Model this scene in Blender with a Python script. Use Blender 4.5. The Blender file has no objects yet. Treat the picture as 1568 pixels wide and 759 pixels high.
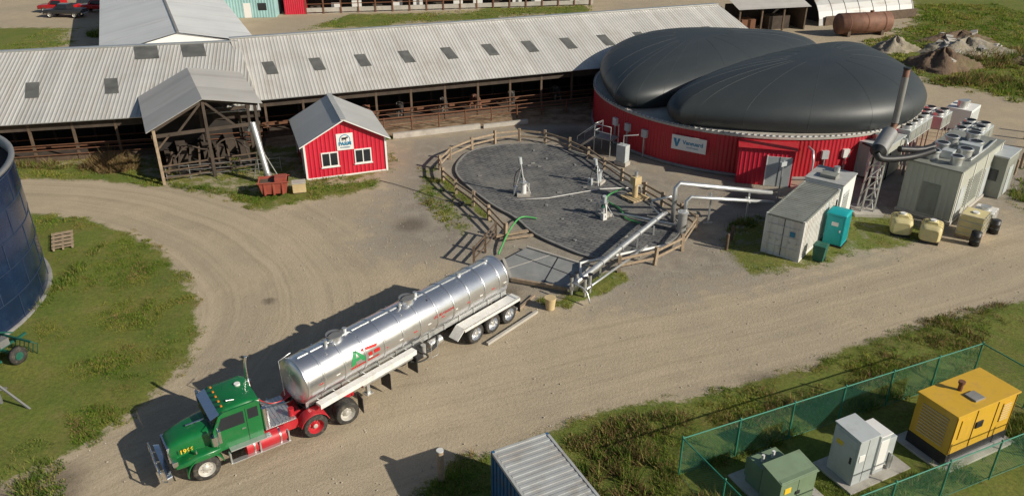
import bpy, math, random
import numpy as np
from mathutils import Vector, Matrix, Euler
random.seed(7); rng=np.random.default_rng(7)
S=bpy.context.scene
R=math.radians
# ------------------------------------------------------------ node helpers
class NT:
    def __init__(s,mat):
        mat.use_nodes=True; s.t=mat.node_tree; s.t.nodes.clear()
        s.out=s.t.nodes.new("ShaderNodeOutputMaterial")
    def n(s,typ,props=None,**ins):
        nd=s.t.nodes.new("ShaderNode"+typ)
        for k,v in (props or {}).items(): setattr(nd,k,v)
        for k,v in ins.items():
            key=int(k[1:]) if k[0]=='i' and k[1:].isdigit() else k.replace('_',' ')
            s.put(nd.inputs[key],v)
        return nd
    def put(s,sock,v):
        if isinstance(v,bpy.types.NodeSocket): s.t.links.new(v,sock)
        elif isinstance(v,bpy.types.Node): s.t.links.new(v.outputs[0],sock)
        else:
            if isinstance(v,(tuple,list)) and len(v)==3 and sock.type=='RGBA': v=(*v,1)
            sock.default_value=v
    def math(s,op,a,b=0.0,clamp=False):
        return s.n("Math",dict(operation=op,use_clamp=clamp),i0=a,i1=b).outputs[0]
    def mix(s,f,a,b,mode='MIX'):
        nd=s.t.nodes.new("ShaderNodeMix"); nd.data_type='RGBA'; nd.blend_type=mode
        s.put(nd.inputs[0],f); s.put(nd.inputs[6],a); s.put(nd.inputs[7],b)
        return nd.outputs[2]
    def noise(s,vec,scale,detail=4,rough=.55):
        nd=s.n("TexNoise",Scale=scale,Detail=detail,Roughness=rough)
        if vec is not None: s.put(nd.inputs['Vector'],vec)
        return nd.outputs[0]
    def ramp(s,f,a,b):
        nd=s.n("MapRange",dict(clamp=True),Value=f); nd.inputs[1].default_value=a; nd.inputs[2].default_value=b
        return nd.outputs[0]
    def mapping(s,vec,scale=(1,1,1),rot=(0,0,0)):
        nd=s.n("Mapping"); s.put(nd.inputs[0],vec); nd.inputs['Scale'].default_value=scale; nd.inputs['Rotation'].default_value=rot
        return nd.outputs[0]
    def attr(s,name,o=2):
        nd=s.n("Attribute",dict(attribute_name=name)); return nd.outputs[o]

def pm(name,col,rough=.6,metal=0,var=.15,scale=1.2,bump=0.0,bscale=15,corr=None,dirt=None,streak=None,panel=None,coat=0):
    """procedural painted/metal/wood/etc material. corr=(period,(ax,ay,az),depth)"""
    m=bpy.data.materials.new(name); N=NT(m)
    tc=N.n("TexCoord").outputs['Object']
    n1=N.noise(tc,scale,6,.6)
    lo=tuple(c*(1-var) for c in col); hi=tuple(min(1,c*(1+var)) for c in col)
    c=N.mix(N.ramp(n1,.3,.7),lo,hi)
    if panel:
        mp=N.mapping(tc,tuple(1/p if p else 0 for p in panel[0]))
        fl=N.n("VectorMath",dict(operation='FLOOR'),i0=mp).outputs[0]
        wn=N.n("TexWhiteNoise",dict(noise_dimensions='3D')); N.put(wn.inputs[0],fl)
        c=N.mix(panel[1],c,N.mix(wn.outputs[0],tuple(x*.55 for x in col),tuple(min(1,x*1.35) for x in col)))
    if streak:
        mp=N.mapping(tc,streak[0]); sn=N.noise(mp,1,5,.65)
        c=N.mix(N.math('MULTIPLY',N.ramp(sn,.52,.75),streak[2]),c,streak[1])
    if dirt:
        dn=N.noise(tc,dirt[0],8,.7)
        c=N.mix(N.math('MULTIPLY',N.ramp(dn,.5,.72),dirt[2]),c,dirt[1])
    bs=N.n("BsdfPrincipled",Roughness=N.math('ADD',N.math('MULTIPLY',n1,.25),rough-.12),Metallic=metal)
    if coat: bs.inputs['Coat Weight'].default_value=coat
    N.put(bs.inputs['Base Color'],c)
    nrm=None
    if corr:
        dp=N.n("VectorMath",dict(operation='DOT_PRODUCT'),i0=tc,i1=corr[1]).outputs['Value']
        w=N.math('SINE',N.math('MULTIPLY',dp,2*math.pi/corr[0]))
        w=N.math('POWER',N.math('ADD',N.math('MULTIPLY',w,.5),.5),corr[3] if len(corr)>3 else 1.0)
        b=N.n("Bump",Strength=1.0,Distance=corr[2],Height=w); nrm=b.outputs[0]
    if bump:
        b=N.n("Bump",Strength=1.0,Distance=bump,Height=N.noise(tc,bscale,6,.6))
        if nrm is not None: N.put(b.inputs['Normal'],nrm)
        nrm=b.outputs[0]
    if nrm is not None: N.put(bs.inputs['Normal'],nrm)
    N.put(N.out.inputs[0],bs); return m

# ------------------------------------------------------------ mesh builder
class B:
    def __init__(s): s.v=[];s.f=[];s.m=[];s.s=[];s.mats=[]
    def mi(s,mat):
        if mat not in s.mats: s.mats.append(mat)
        return s.mats.index(mat)
    def add(s,vs,fs,mat,smooth=False,M=None):
        o=len(s.v); i=s.mi(mat)
        for p in vs:
            p=Vector(p); s.v.append(tuple(M@p if M else p))
        for f in fs: s.f.append([k+o for k in f]); s.m.append(i); s.s.append(smooth)
    def box(s,x0,x1,y0,y1,z0,z1,mat,M=None):
        v=[(x,y,z) for x in(x0,x1) for y in(y0,y1) for z in(z0,z1)]
        s.add(v,[(0,1,3,2),(4,6,7,5),(0,4,5,1),(2,3,7,6),(0,2,6,4),(1,5,7,3)],mat,False,M)
    def ob(s,c,size,rot,mat):
        M=Matrix.Translation(c)@Euler([R(a) for a in rot]).to_matrix().to_4x4()
        a,b,d=[k/2 for k in size]; s.box(-a,a,-b,b,-d,d,mat,M)
    def beam(s,p,q,w,h,mat):
        p=Vector(p);q=Vector(q);d=q-p;L=d.length
        up=Vector((0,0,1)) if abs(d.normalized().z)<.95 else Vector((1,0,0))
        x=d.normalized();y=up.cross(x).normalized();z=x.cross(y)
        M=Matrix((x,y,z)).transposed().to_4x4();M.translation=p
        s.box(0,L,-w/2,w/2,-h/2,h/2,mat,M)
    def cyl(s,p,q,r,mat,r2=None,n=14,caps=True,smooth=True):
        p=Vector(p);q=Vector(q);d=(q-p).normalized();r2=r if r2 is None else r2
        up=Vector((0,0,1)) if abs(d.z)<.95 else Vector((1,0,0))
        a=up.cross(d).normalized();b=d.cross(a)
        vs=[];fs=[]
        for c,rr in((p,r),(q,r2)):
            for k in range(n):
                t=2*math.pi*k/n; vs.append(c+(a*math.cos(t)+b*math.sin(t))*rr)
        fs=[(k,(k+1)%n,n+(k+1)%n,n+k) for k in range(n)]
        s.add(vs,fs,mat,smooth)
        if caps:
            s.add(vs[:n],[list(range(n))[::-1]],mat); s.add(vs[n:],[list(range(n))],mat)
    def tube(s,pts,r,mat,n=8,smoothpath=0):
        pts=[Vector(p) for p in pts]
        for _ in range(smoothpath):
            q=[pts[0]]
            for a,b in zip(pts,pts[1:]): q+= [a*.75+b*.25,a*.25+b*.75]
            q.append(pts[-1]); pts=q
        vs=[];prev=None
        for i,p in enumerate(pts):
            d=(pts[min(i+1,len(pts)-1)]-pts[max(i-1,0)]).normalized()
            if prev is None:
                up=Vector((0,0,1)) if abs(d.z)<.95 else Vector((1,0,0)); a=up.cross(d).normalized()
            else: a=(prev-d*prev.dot(d)).normalized()
            prev=a;b=d.cross(a)
            for k in range(n):
                t=2*math.pi*k/n; vs.append(p+(a*math.cos(t)+b*math.sin(t))*r)
        fs=[(i*n+k,i*n+(k+1)%n,(i+1)*n+(k+1)%n,(i+1)*n+k) for i in range(len(pts)-1) for k in range(n)]
        fs+= [list(range(n))[::-1],[len(vs)-n+k for k in range(n)]]
        s.add(vs,fs,mat,True)
    def ext(s,poly,z0,z1,mat,matside=None):
        n=len(poly);v=[(x,y,z0) for x,y in poly]+[(x,y,z1) for x,y in poly]
        s.add(v,[list(range(n,2*n)),list(range(n))[::-1]],mat)
        s.add(v,[(k,(k+1)%n,n+(k+1)%n,n+k) for k in range(n)],matside or mat)
    def prof(s,poly,y0,y1,mat):
        n=len(poly);v=[(x,y0,z) for x,z in poly]+[(x,y1,z) for x,z in poly]
        s.add(v,[list(range(n,2*n))[::-1],list(range(n))]+[(k,n+k,n+(k+1)%n,(k+1)%n) for k in range(n)],mat)
    def lathe(s,prof,M,mat,n=24,a0=0,a1=2*math.pi,smooth=True):
        """prof [(x,r)] about local X"""
        full=abs(a1-a0-2*math.pi)<1e-6; m=n if full else n+1
        vs=[]
        for x,r in prof:
            for k in range(m):
                t=a0+(a1-a0)*k/n; vs.append((x,r*math.cos(t),r*math.sin(t)))
        fs=[(i*m+k,i*m+(k+1)%m,(i+1)*m+(k+1)%m,(i+1)*m+k) for i in range(len(prof)-1) for k in range(n)]
        s.add(vs,fs,mat,smooth,M)
    def loft(s,secs,mat,e=4.0,n=20,smooth=True):
        """secs: (x, y, halfw, z0, z1[,taper]) superellipse rings along x"""
        vs=[]
        for sc in secs:
            x,y,hw,z0,z1=sc[:5]; tp=sc[5] if len(sc)>5 else 0
            zc=(z0+z1)/2;hh=(z1-z0)/2
            for k in range(n):
                t=2*math.pi*(k+.5)/n;c=math.cos(t);d=math.sin(t)
                a=math.copysign(abs(c)**(2/e),c);b=math.copysign(abs(d)**(2/e),d)
                vs.append((x,y+a*hw*(1-tp*(b+1)/2),zc+b*hh))
        fs=[(i*n+k,i*n+(k+1)%n,(i+1)*n+(k+1)%n,(i+1)*n+k) for i in range(len(secs)-1) for k in range(n)]
        s.add(vs,fs,mat,smooth)
        s.add(vs[:n],[list(range(n))[::-1]],mat);s.add(vs[-n:],[list(range(n))],mat)
    def sphere(s,c,r,mat,n=12,sc=(1,1,1)):
        vs=[];m=n//2
        for i in range(m+1):
            ph=math.pi*i/m
            for k in range(n):
                t=2*math.pi*k/n
                vs.append((c[0]+sc[0]*r*math.sin(ph)*math.cos(t),c[1]+sc[1]*r*math.sin(ph)*math.sin(t),c[2]+sc[2]*r*math.cos(ph)))
        fs=[(i*n+k,(i+1)*n+k,(i+1)*n+(k+1)%n,i*n+(k+1)%n) for i in range(m) for k in range(n)]
        s.add(vs,fs,mat,True)
    def done(s,name,loc=(0,0,0),rz=0,bevel=0,parent=None,rot=None):
        me=bpy.data.meshes.new(name);me.from_pydata(s.v,[],s.f)
        for m in s.mats: me.materials.append(m)
        me.polygons.foreach_set('material_index',s.m); me.polygons.foreach_set('use_smooth',s.s)
        me.update()
        import bmesh
        bm=bmesh.new();bm.from_mesh(me);bmesh.ops.recalc_face_normals(bm,faces=bm.faces);bm.to_mesh(me);bm.free()
        o=bpy.data.objects.new(name,me);S.collection.objects.link(o)
        if len(loc)==2: loc=(*loc,0)
        o.location=loc;o.rotation_euler=rot or (0,0,R(rz))
        if bevel:
            b=o.modifiers.new("b",'BEVEL');b.width=bevel;b.segments=2;b.limit_method='ANGLE';b.angle_limit=R(50)
        if parent: o.parent=parent
        return o
def text(name,body,size,loc,rot,mat,parent,align='CENTER',ex=.004,off=0.0):
    cu=bpy.data.curves.new(name,'FONT');cu.body=body;cu.size=size;cu.extrude=ex;cu.align_x=align;cu.align_y='CENTER';cu.offset=off
    cu.materials.append(mat);o=bpy.data.objects.new(name,cu);S.collection.objects.link(o)
    o.parent=parent;o.location=loc;o.rotation_euler=rot;return o

# ------------------------------------------------------------ materials
M={}
M['roof']=pm("barn_roof_metal",(.58,.56,.52),.5,.12,.08,.35,corr=(.3,(1,0,0),.030,2.5),panel=((.9,0,0),.18),streak=((1.6,.12,.12),(.34,.28,.21),.45),dirt=(.22,(.40,.36,.30),.6))
M['roofL']=pm("old_roof_metal",(.56,.545,.51),.5,.12,.10,.3,corr=(.3,(1,0,0),.030,2.5),panel=((.9,0,0),.22),streak=((1.6,.12,.12),(.32,.26,.19),.5),dirt=(.3,(.38,.34,.28),.6))
M['whiteroof']=pm("white_roof_metal",(.72,.72,.70),.45,.05,.06,.3,corr=(.4,(0,1,0),.03,3),panel=((0,1.2,0),.12),streak=((.12,1.2,.12),(.48,.42,.36),.4))
M['hooproof']=pm("hoop_roof_metal",(.42,.42,.41),.5,.1,.1,.3,streak=((.3,1.5,1.5),(.22,.15,.10),.7))
M['shedroof']=pm("grey_shed_roof",(.48,.48,.46),.45,.2,.06,.6,corr=(.45,(0,1,0),.03,4),panel=((0,.9,0),.1))
M['leanroof']=pm("leanto_roof",(.54,.51,.47),.5,.15,.08,.5,corr=(.25,(0,1,0),.03,2),panel=((0,.9,0),.25),streak=((.3,2,.3),(.36,.3,.22),.4))
M['skyl']=pm("translucent_panel",(.12,.12,.11),.5,0,.3,1)
M['red']=pm("red_wall_metal",(.56,.016,.040),.45,0,.08,.5,corr=(.3,(1,1,0),.04,3),dirt=(.7,(.42,.05,.05),.3))
M['redp']=pm("red_paint",(.48,.022,.032),.4,0,.15,2,dirt=(2,(.22,.08,.06),.6))
M['hopper']=pm("faded_red_paint",(.33,.07,.045),.6,0,.2,2,dirt=(2,(.2,.09,.05),.6))
M['redwall']=pm("digester_red_cladding",(.45,.017,.030),.45,0,.12,.4,dirt=(.5,(.28,.05,.04),.4),streak=((2,2,.2),(.24,.04,.03),.4))
M['white']=pm("white_paint",(.76,.75,.72),.5,0,.06,2,dirt=(2,(.52,.47,.4),.35))
M['whited']=pm("white_container_paint",(.70,.69,.66),.5,0,.08,1,dirt=(1.3,(.42,.36,.28),.5),streak=((2.5,2.5,.25),(.38,.26,.17),.45))
M['blk']=pm("black_paint",(.022,.022,.024),.5,0,.3,3)
M['rub']=pm("tyre_rubber",(.035,.033,.03),.85,0,.3,6,bump=.004,bscale=40,dirt=(5,(.20,.165,.12),.65))
M['dome']=pm("black_membrane",(.034,.041,.044),.50,0,.14,.10,bump=.02,bscale=.3,streak=((.08,.5,.3),(.055,.062,.063),.35))
M['domeseam']=pm("membrane_weld_seam",(.05,.056,.06),.5,0,.1,.5)
M['conc']=pm("concrete",(.44,.41,.36),.85,0,.15,.8,bump=.01,dirt=(1.2,(.24,.21,.17),.6))
M['concd']=pm("dark_concrete",(.22,.215,.205),.8,0,.2,1,bump=.01,dirt=(1.5,(.34,.31,.27),.6))
M['slab']=pm("slab_concrete",(.25,.255,.25),.75,0,.15,.7,bump=.01,dirt=(.9,(.37,.34,.29),.6),streak=((1.2,.3,1),(.15,.15,.14),.6))
M['galv']=pm("galvanised_steel",(.60,.61,.60),.4,.7,.12,3,dirt=(3,(.4,.37,.33),.4))
M['dkgalv']=pm("dull_steel",(.30,.30,.295),.5,.5,.15,3,dirt=(3,(.2,.16,.13),.6))
M['alu']=pm("tank_aluminium",(.78,.79,.81),.30,.92,.03,.5,streak=((.25,2.0,2.0),(.66,.65,.63),.25))
M['chrome']=pm("chrome",(.8,.8,.8),.2,1,.05,4)
M['gpaint']=pm("truck_green_paint",(.006,.145,.036),.3,.0,.08,2,dirt=(2.2,(.07,.14,.065),.4),coat=.5)
M['glass']=pm("dark_glass",(.02,.025,.03),.12,0,.1,2)
M['wood']=pm("weathered_wood",(.33,.25,.17),.85,0,.25,4,streak=((8,8,1),(.17,.12,.08),.6),bump=.006,bscale=25)
M['wooddk']=pm("dark_timber",(.11,.075,.05),.85,0,.3,3,bump=.006)
M['rust']=pm("rusty_steel",(.19,.085,.045),.8,.2,.35,2,bump=.01,dirt=(2,(.08,.04,.03),.7))
M['rustlt']=pm("rusty_tank_steel",(.20,.10,.065),.7,.2,.25,1,dirt=(1.5,(.10,.045,.03),.8))
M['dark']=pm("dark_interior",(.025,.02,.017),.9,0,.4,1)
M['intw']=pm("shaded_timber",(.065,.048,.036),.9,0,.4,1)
M['navy']=pm("blue_glass_lined_steel",(.006,.018,.055),.25,0,.25,.5,dirt=(1,(.02,.04,.08),.5),coat=.3)
M['navyrim']=pm("silo_seam",(.035,.055,.10),.4,.3,.2,2)
M['yel']=pm("yellow_enclosure_paint",(.64,.385,.035),.45,0,.08,1.5,dirt=(1.5,(.46,.26,.07),.5),streak=((3,3,.4),(.40,.24,.08),.4))
M['cream']=pm("cream_poly_tank",(.64,.55,.28),.55,0,.12,2,dirt=(2.5,(.43,.35,.18),.5))
M['grng']=pm("grey_enclosure",(.44,.45,.39),.5,.05,.08,1,corr=(.35,(1,1,0),.03,3),dirt=(1,(.3,.28,.22),.5))
M['cabgrey']=pm("grey_cabinet_paint",(.48,.51,.51),.45,.1,.06,1.5,dirt=(2,(.34,.35,.33),.45))
M['olive']=pm("transformer_green",(.18,.25,.155),.5,0,.08,1.5,dirt=(2,(.14,.16,.10),.5))
M['teal']=pm("teal_plastic",(.015,.38,.40),.5,0,.08,2)
M['blue']=pm("blue_container_paint",(.03,.12,.25),.55,0,.2,1,dirt=(1.4,(.15,.09,.06),.6))
M['croof']=pm("container_roof_paint",(.45,.46,.45),.5,.1,.1,1,dirt=(1.2,(.30,.25,.20),.7),streak=((3,.3,1),(.28,.21,.15),.5))
M['croofd']=pm("container_roof_dark",(.25,.26,.23),.6,.1,.15,1,dirt=(1.2,(.17,.15,.12),.6))
M['hose']=pm("green_hose",(.08,.36,.10),.5,0,.1,4)
M['fgrn']=pm("fence_green_vinyl",(.03,.20,.13),.5,0,.15,3)
M['dkgrn']=pm("dark_green_steel",(.012,.10,.07),.5,0,.2,3,dirt=(3,(.1,.08,.05),.5))
M['tealw']=pm("teal_cladding",(.30,.50,.50),.6,0,.1,.6,corr=(.4,(1,0,0),.04))
M['hub']=pm("white_wheel_rim",(.56,.54,.49),.4,.3,.15,6,dirt=(6,(.33,.28,.22),.6))
M['orange']=pm("amber_lens",(.7,.22,.02),.3)
M['redl']=pm("red_lens",(.5,.02,.02),.3)
M['yt']=pm("yellow_lettering",(.75,.5,.03),.5)
M['gt']=pm("green_lettering",(.02,.25,.08),.5)
M['bt']=pm("blue_lettering",(.03,.22,.38),.5)
M['lt']=pm("light_stone",(.44,.40,.33),.9,0,.25,.8,bump=.1,bscale=2,dirt=(.8,(.2,.15,.1),.7))
M['gpile']=pm("gravel_pile_material",(.30,.26,.20),.95,0,.25,.8,bump=.15,bscale=2.5,dirt=(.6,(.15,.13,.06),.8))
M['soil']=pm("soil_pile",(.15,.10,.065),.95,0,.3,.8,bump=.15,bscale=2.5,dirt=(.5,(.11,.12,.04),.7))
M['tan']=pm("tan_plastic",(.55,.42,.23),.6)
M['cowb']=pm("cow_black_white",(.03,.025,.022),.8,0,.2,3,dirt=(1.4,(.6,.57,.52),1.0))
M['cowr']=pm("cow_brown",(.16,.06,.03),.8,0,.3,3,dirt=(1.4,(.45,.4,.33),.7))
# pad tarp
def padmat():
    m=bpy.data.materials.new("black_liner_with_ballast_grid");N=NT(m)
    tc=N.n("TexCoord").outputs['Object']
    nz=N.n("TexNoise",Scale=.4,Detail=2.0);N.put(nz.inputs['Vector'],tc)
    sc=N.n("VectorMath",dict(operation='SCALE'),i0=nz.outputs[1]);sc.inputs['Scale'].default_value=.4
    wv=N.n("VectorMath",dict(operation='ADD'),i0=tc,i1=sc.outputs[0])
    mp=N.mapping(wv.outputs[0],(1,1,1),(0,0,R(33)))
    br=N.n("TexBrick",Scale=1.0,Color1=(.11,.111,.112),Color2=(.175,.174,.17),Mortar=(.05,.05,.052)); N.put(br.inputs['Vector'],mp)
    br.inputs['Mortar Size'].default_value=.04;br.inputs['Brick Width'].default_value=.6;br.inputs['Row Height'].default_value=.3;br.inputs['Bias'].default_value=.0
    n=N.noise(tc,.3,6,.65);c=N.mix(N.math('MULTIPLY',N.ramp(n,.42,.7),.65),br.outputs[0],(.225,.212,.185))
    n2=N.noise(tc,1.5,8,.7);c=N.mix(N.math('MULTIPLY',N.ramp(n2,.52,.72),.5),c,(.30,.275,.23))
    n3=N.noise(tc,.6,6,.7);c=N.mix(N.math('MULTIPLY',N.ramp(n3,.46,.3),.7),c,(.06,.061,.062))
    n4=N.noise(tc,14,4,.7);c=N.mix(.4,c,N.mix(n4,(.2,.2,.2),(.8,.8,.8)),'OVERLAY')
    b=N.n("Bump",Strength=.7,Distance=.05,Height=br.outputs[1]);b.invert=True
    bs=N.n("BsdfPrincipled",Roughness=.7,Base_Color=c,Normal=b);N.put(N.out.inputs[0],bs);return m
M['pad']=padmat()
def linkmat():
    m=bpy.data.materials.new("chain_link_mesh");N=NT(m)
    tc=N.n("TexCoord").outputs['Object']
    sx=N.n("SeparateXYZ");N.put(sx.inputs[0],tc);x,z=sx.outputs[0],sx.outputs[2]
    def w(e): 
        f=N.math('FRACT',N.math('MULTIPLY',e,10.0)); return N.math('LESS_THAN',f,.07)
    a=N.math('MAXIMUM',w(N.math('ADD',x,z)),w(N.math('SUBTRACT',x,z)))
    bs=N.n("BsdfPrincipled",Roughness=.5,Base_Color=(.06,.28,.20),Alpha=a);N.put(N.out.inputs[0],bs);return m
M['link']=linkmat()

# ------------------------------------------------------------ ground
def sdf(px,py,poly):
    n=len(poly);inside=np.zeros(px.shape,bool);d=np.full(px.shape,1e9)
    for i in range(n):
        ax,ay=poly[i];bx,by=poly[(i+1)%n]
        ex,ey=bx-ax,by-ay
        t=np.clip(((px-ax)*ex+(py-ay)*ey)/(ex*ex+ey*ey+1e-9),0,1)
        d=np.minimum(d,np.hypot(px-ax-t*ex,py-ay-t*ey))
        c=((ay>py)!=(by>py))&(px<(bx-ax)*(py-ay)/((by-ay) if by!=ay else 1e-9)+ax)
        inside^=c
    return np.where(inside,d,-d)
ISL=[(-60,46),(-34.4,48.2),(-31.8,47.4),(-28,46.7),(-24.2,44.7),(-20.3,41.3),(-17.4,37.4),(-15.7,34.1),(-15.1,31.2),(-15.3,28.5),(-16.2,26.3),(-17.2,24.4),(-18.2,22.9),(-19.4,22.0),(-24,18),(-60,10)]
VERGE=[(-70,52),(-41,56.5),(-33,57.5),(-24,60),(-19,60.5),(-13,63),(-9.5,60),(-8.2,55),(-11.4,51.6),(-14.3,50),(-17.5,47.8),(-22.1,50.4),(-25.9,52),(-31.6,53.2),(-35.5,53.3),(-38.3,53.6),(-70,50)]
VERGE2=[(-38,53.4),(-37,56),(-31,57),(-25.5,53.6),(-24.5,51.6),(-31.6,52.9)]
VERGE3=[(-21,50.2),(-16.5,47.2),(-13,49.4),(-9,51.4),(-9.5,53.6),(-13,52.6),(-17,51.8)]
G2=[(-3.7,21.9),(-3.3,22.7),(-2.2,23.9),(-.9,24.3),(1.8,25.7),(2.4,26.3),(5,27.4),(8,27.9),(10.9,29.1),(13.9,30.1),(16,31.7),(20.3,33.5),(27.6,36.4),(45,45),(80,60),(80,5),(-6,5)]
GC=[(12.4,43.5),(15.8,46.5),(22,49),(25,47),(28,44.5),(24,42),(19.8,41.0),(18.8,40.1),(15.3,38.6),(13.1,38.6),(12.6,40.9)]
GC2=[(33,47),(38,55),(44,62),(60,60),(45,50),(36,45)]
GP=[(.6,36),(2.4,36.2),(4.8,38.9),(6.2,39.8),(6.9,38.4),(5.5,36.9),(3,35.2)]
GP2=[(-4.8,54.5),(-3.8,52),(-1.3,47),(-1.1,45),(-2.6,47.5),(-4.2,50),(-5.4,53)]
YARD=[(-7.5,56),(-5.5,56),(-4,50),(-2,46),(-3,42),(-5,46),(-7,50)]
ST=[(-28.4,105.3),(11.6,118.3),(12.3,125.5),(-24.4,115)]
TL=[(-120,110),(-58.8,106.6),(-54,96.9),(-63,88),(-120,90)]
TR=[(42,96),(56,112),(62,127),(60,300),(2000,1500),(2000,60),(90,62),(55,73),(48.3,72.1),(42.5,80)]
FAR=[(-3000,135),(3000,135),(3000,4000),(-3000,4000)]
BARNG=[(-20,59.8),(-9,63.5),(-9.5,62.2),(-19,58.5)]
GRASS=[(ISL,1.0,1.6),(VERGE,.55,2),(VERGE2,.95,1.2),(VERGE3,.76,1.2),(YARD,.5,1.5),(G2,1.0,1.2),(GC,.66,1.2),(GC2,.65,2),(GP,.75,.6),(GP2,.75,.5),(ST,1,1.5),(TL,.9,2),(TR,.85,4),(FAR,1,5),(BARNG,.75,.7)]
def gmask(x,y):
    g=np.zeros(x.shape)
    for P,w,s in GRASS: g=np.maximum(g,w*np.clip(sdf(x,y,P)/s+.35,0,1))
    return g
DK=[(-9,42),(-9,62),(5,67),(8,60),(16,52),(26,56),(42,64),(40,50),(24,42.5),(15,38.5),(6,35.5),(0,36),(-3,40)]
MUD=[(-70,50),(-45,57.5),(-20,65),(10,77),(13,71),(8,66),(-2,65.3),(-10,62.5),(-17,60.5),(-24,59),(-40,55.5)]
def field(x,y,P,s): return np.clip(sdf(x,y,P)/s+.5,0,1)
RA=[(-45,6),(-30,14),(-18,21),(-8,26.3),(2,30.2),(12,34),(22,38.3),(36,45.5),(60,58),(120,84)]
RB=[(-75,50),(-45,50.6),(-36,50.8),(-30,50.2),(-25,48.6),(-19,45),(-14,39.5),(-11.6,33.5),(-12.8,27),(-18,21)]
def chaikin(P,k=3):
    for _ in range(k):
        Q=[P[0]]
        for a,c in zip(P,P[1:]): Q+= [(a[0]*.75+c[0]*.25,a[1]*.75+c[1]*.25),(a[0]*.25+c[0]*.75,a[1]*.25+c[1]*.75)]
        Q.append(P[-1]);P=Q
    return P
RA_,RB_=chaikin(RA,2),chaikin(RB,2)
def road(x,y,paths=((0,RA_),(500,RB_))):
    best=np.full(x.shape,1e9);lat=np.zeros(x.shape);lon=np.zeros(x.shape)
    for off,P in paths:
        acc=off
        for (ax,ay),(bx,by) in zip(P,P[1:]):
            ex,ey=bx-ax,by-ay;L=math.hypot(ex,ey)
            t=np.clip(((x-ax)*ex+(y-ay)*ey)/(L*L),0,1)
            dx,dy=x-ax-t*ex,y-ay-t*ey;d=np.hypot(dx,dy)
            k=d<best
            best=np.where(k,d,best);lat=np.where(k,np.where((ex*dy-ey*dx)>0,d,-d),lat);lon=np.where(k,acc+t*L,lon);acc+=L
    return best,lat,lon
def axis(a,b,st,far):
    c=list(np.arange(a,b,st));s=st;x=c[-1]
    while x<far: s*=1.25;x+=s;c.append(x)
    s=st;x=c[0];l=[]
    while x>-far+0: s*=1.25;x-=s;l.append(x)
    return np.array(l[::-1]+c)
gx=axis(-42,56,.33,3000);gy=axis(16,92,.33,3000);gy=gy[gy>-400]
X,Y=np.meshgrid(gx,gy);X=X.ravel();Y=Y.ravel();nx,ny=len(gx),len(gy)
gm=gmask(X,Y)
Z=.03*gm*(np.sin(X*.9+Y*.3)+np.sin(Y*1.3-X*.5))+.05*gm+.012*np.sin(X*.6+2*np.sin(Y*.4))
Z=Z-.02
idx=np.arange(nx*ny).reshape(ny,nx)
F=np.stack([idx[:-1,:-1],idx[:-1,1:],idx[1:,1:],idx[1:,:-1]],-1).reshape(-1,4)
me=bpy.data.meshes.new("ground");me.vertices.add(nx*ny);me.vertices.foreach_set('co',np.stack([X,Y,Z],1).ravel())
me.loops.add(F.size);me.loops.foreach_set('vertex_index',F.ravel());me.polygons.add(len(F))
me.polygons.foreach_set('loop_start',np.arange(0,F.size,4));me.polygons.foreach_set('loop_total',np.full(len(F),4));me.polygons.foreach_set('use_smooth',np.ones(len(F),bool))
me.update();me.validate()
bA,lA,nA=road(X,Y,((0,RA_),));bB,lB,nB=road(X,Y,((0,RB_),))
def fa(n,a):
    t=me.attributes.new(n,'FLOAT','POINT');t.data.foreach_set('value',a.astype(np.float32))
fa('gm',gm);fa('latA',lA);fa('lonA',nA);fa('rmA',np.clip(1.5-bA/6.0,0,1));fa('latB',lB);fa('lonB',nB);fa('rmB',np.clip(1.5-bB/6.5,0,1))
fa('dk',field(X,Y,DK,7));fa('mud',field(X,Y,MUD,2.5))
stain=np.maximum.reduce([np.exp(-((X-a)**2+(Y-b)**2)/s**2) for a,b,s in((-17.5,22.2,1.6),(-19,21,1.8),(-1.5,35.2,1.6),(-.6,36.8,1.3),(7.7,60,2.5),(-13,36,.45),(5,63,2),(16,49.5,1.6),(11.5,28.6,1.2),(-6.5,45.5,1.2))])
fa('st',stain)
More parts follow.
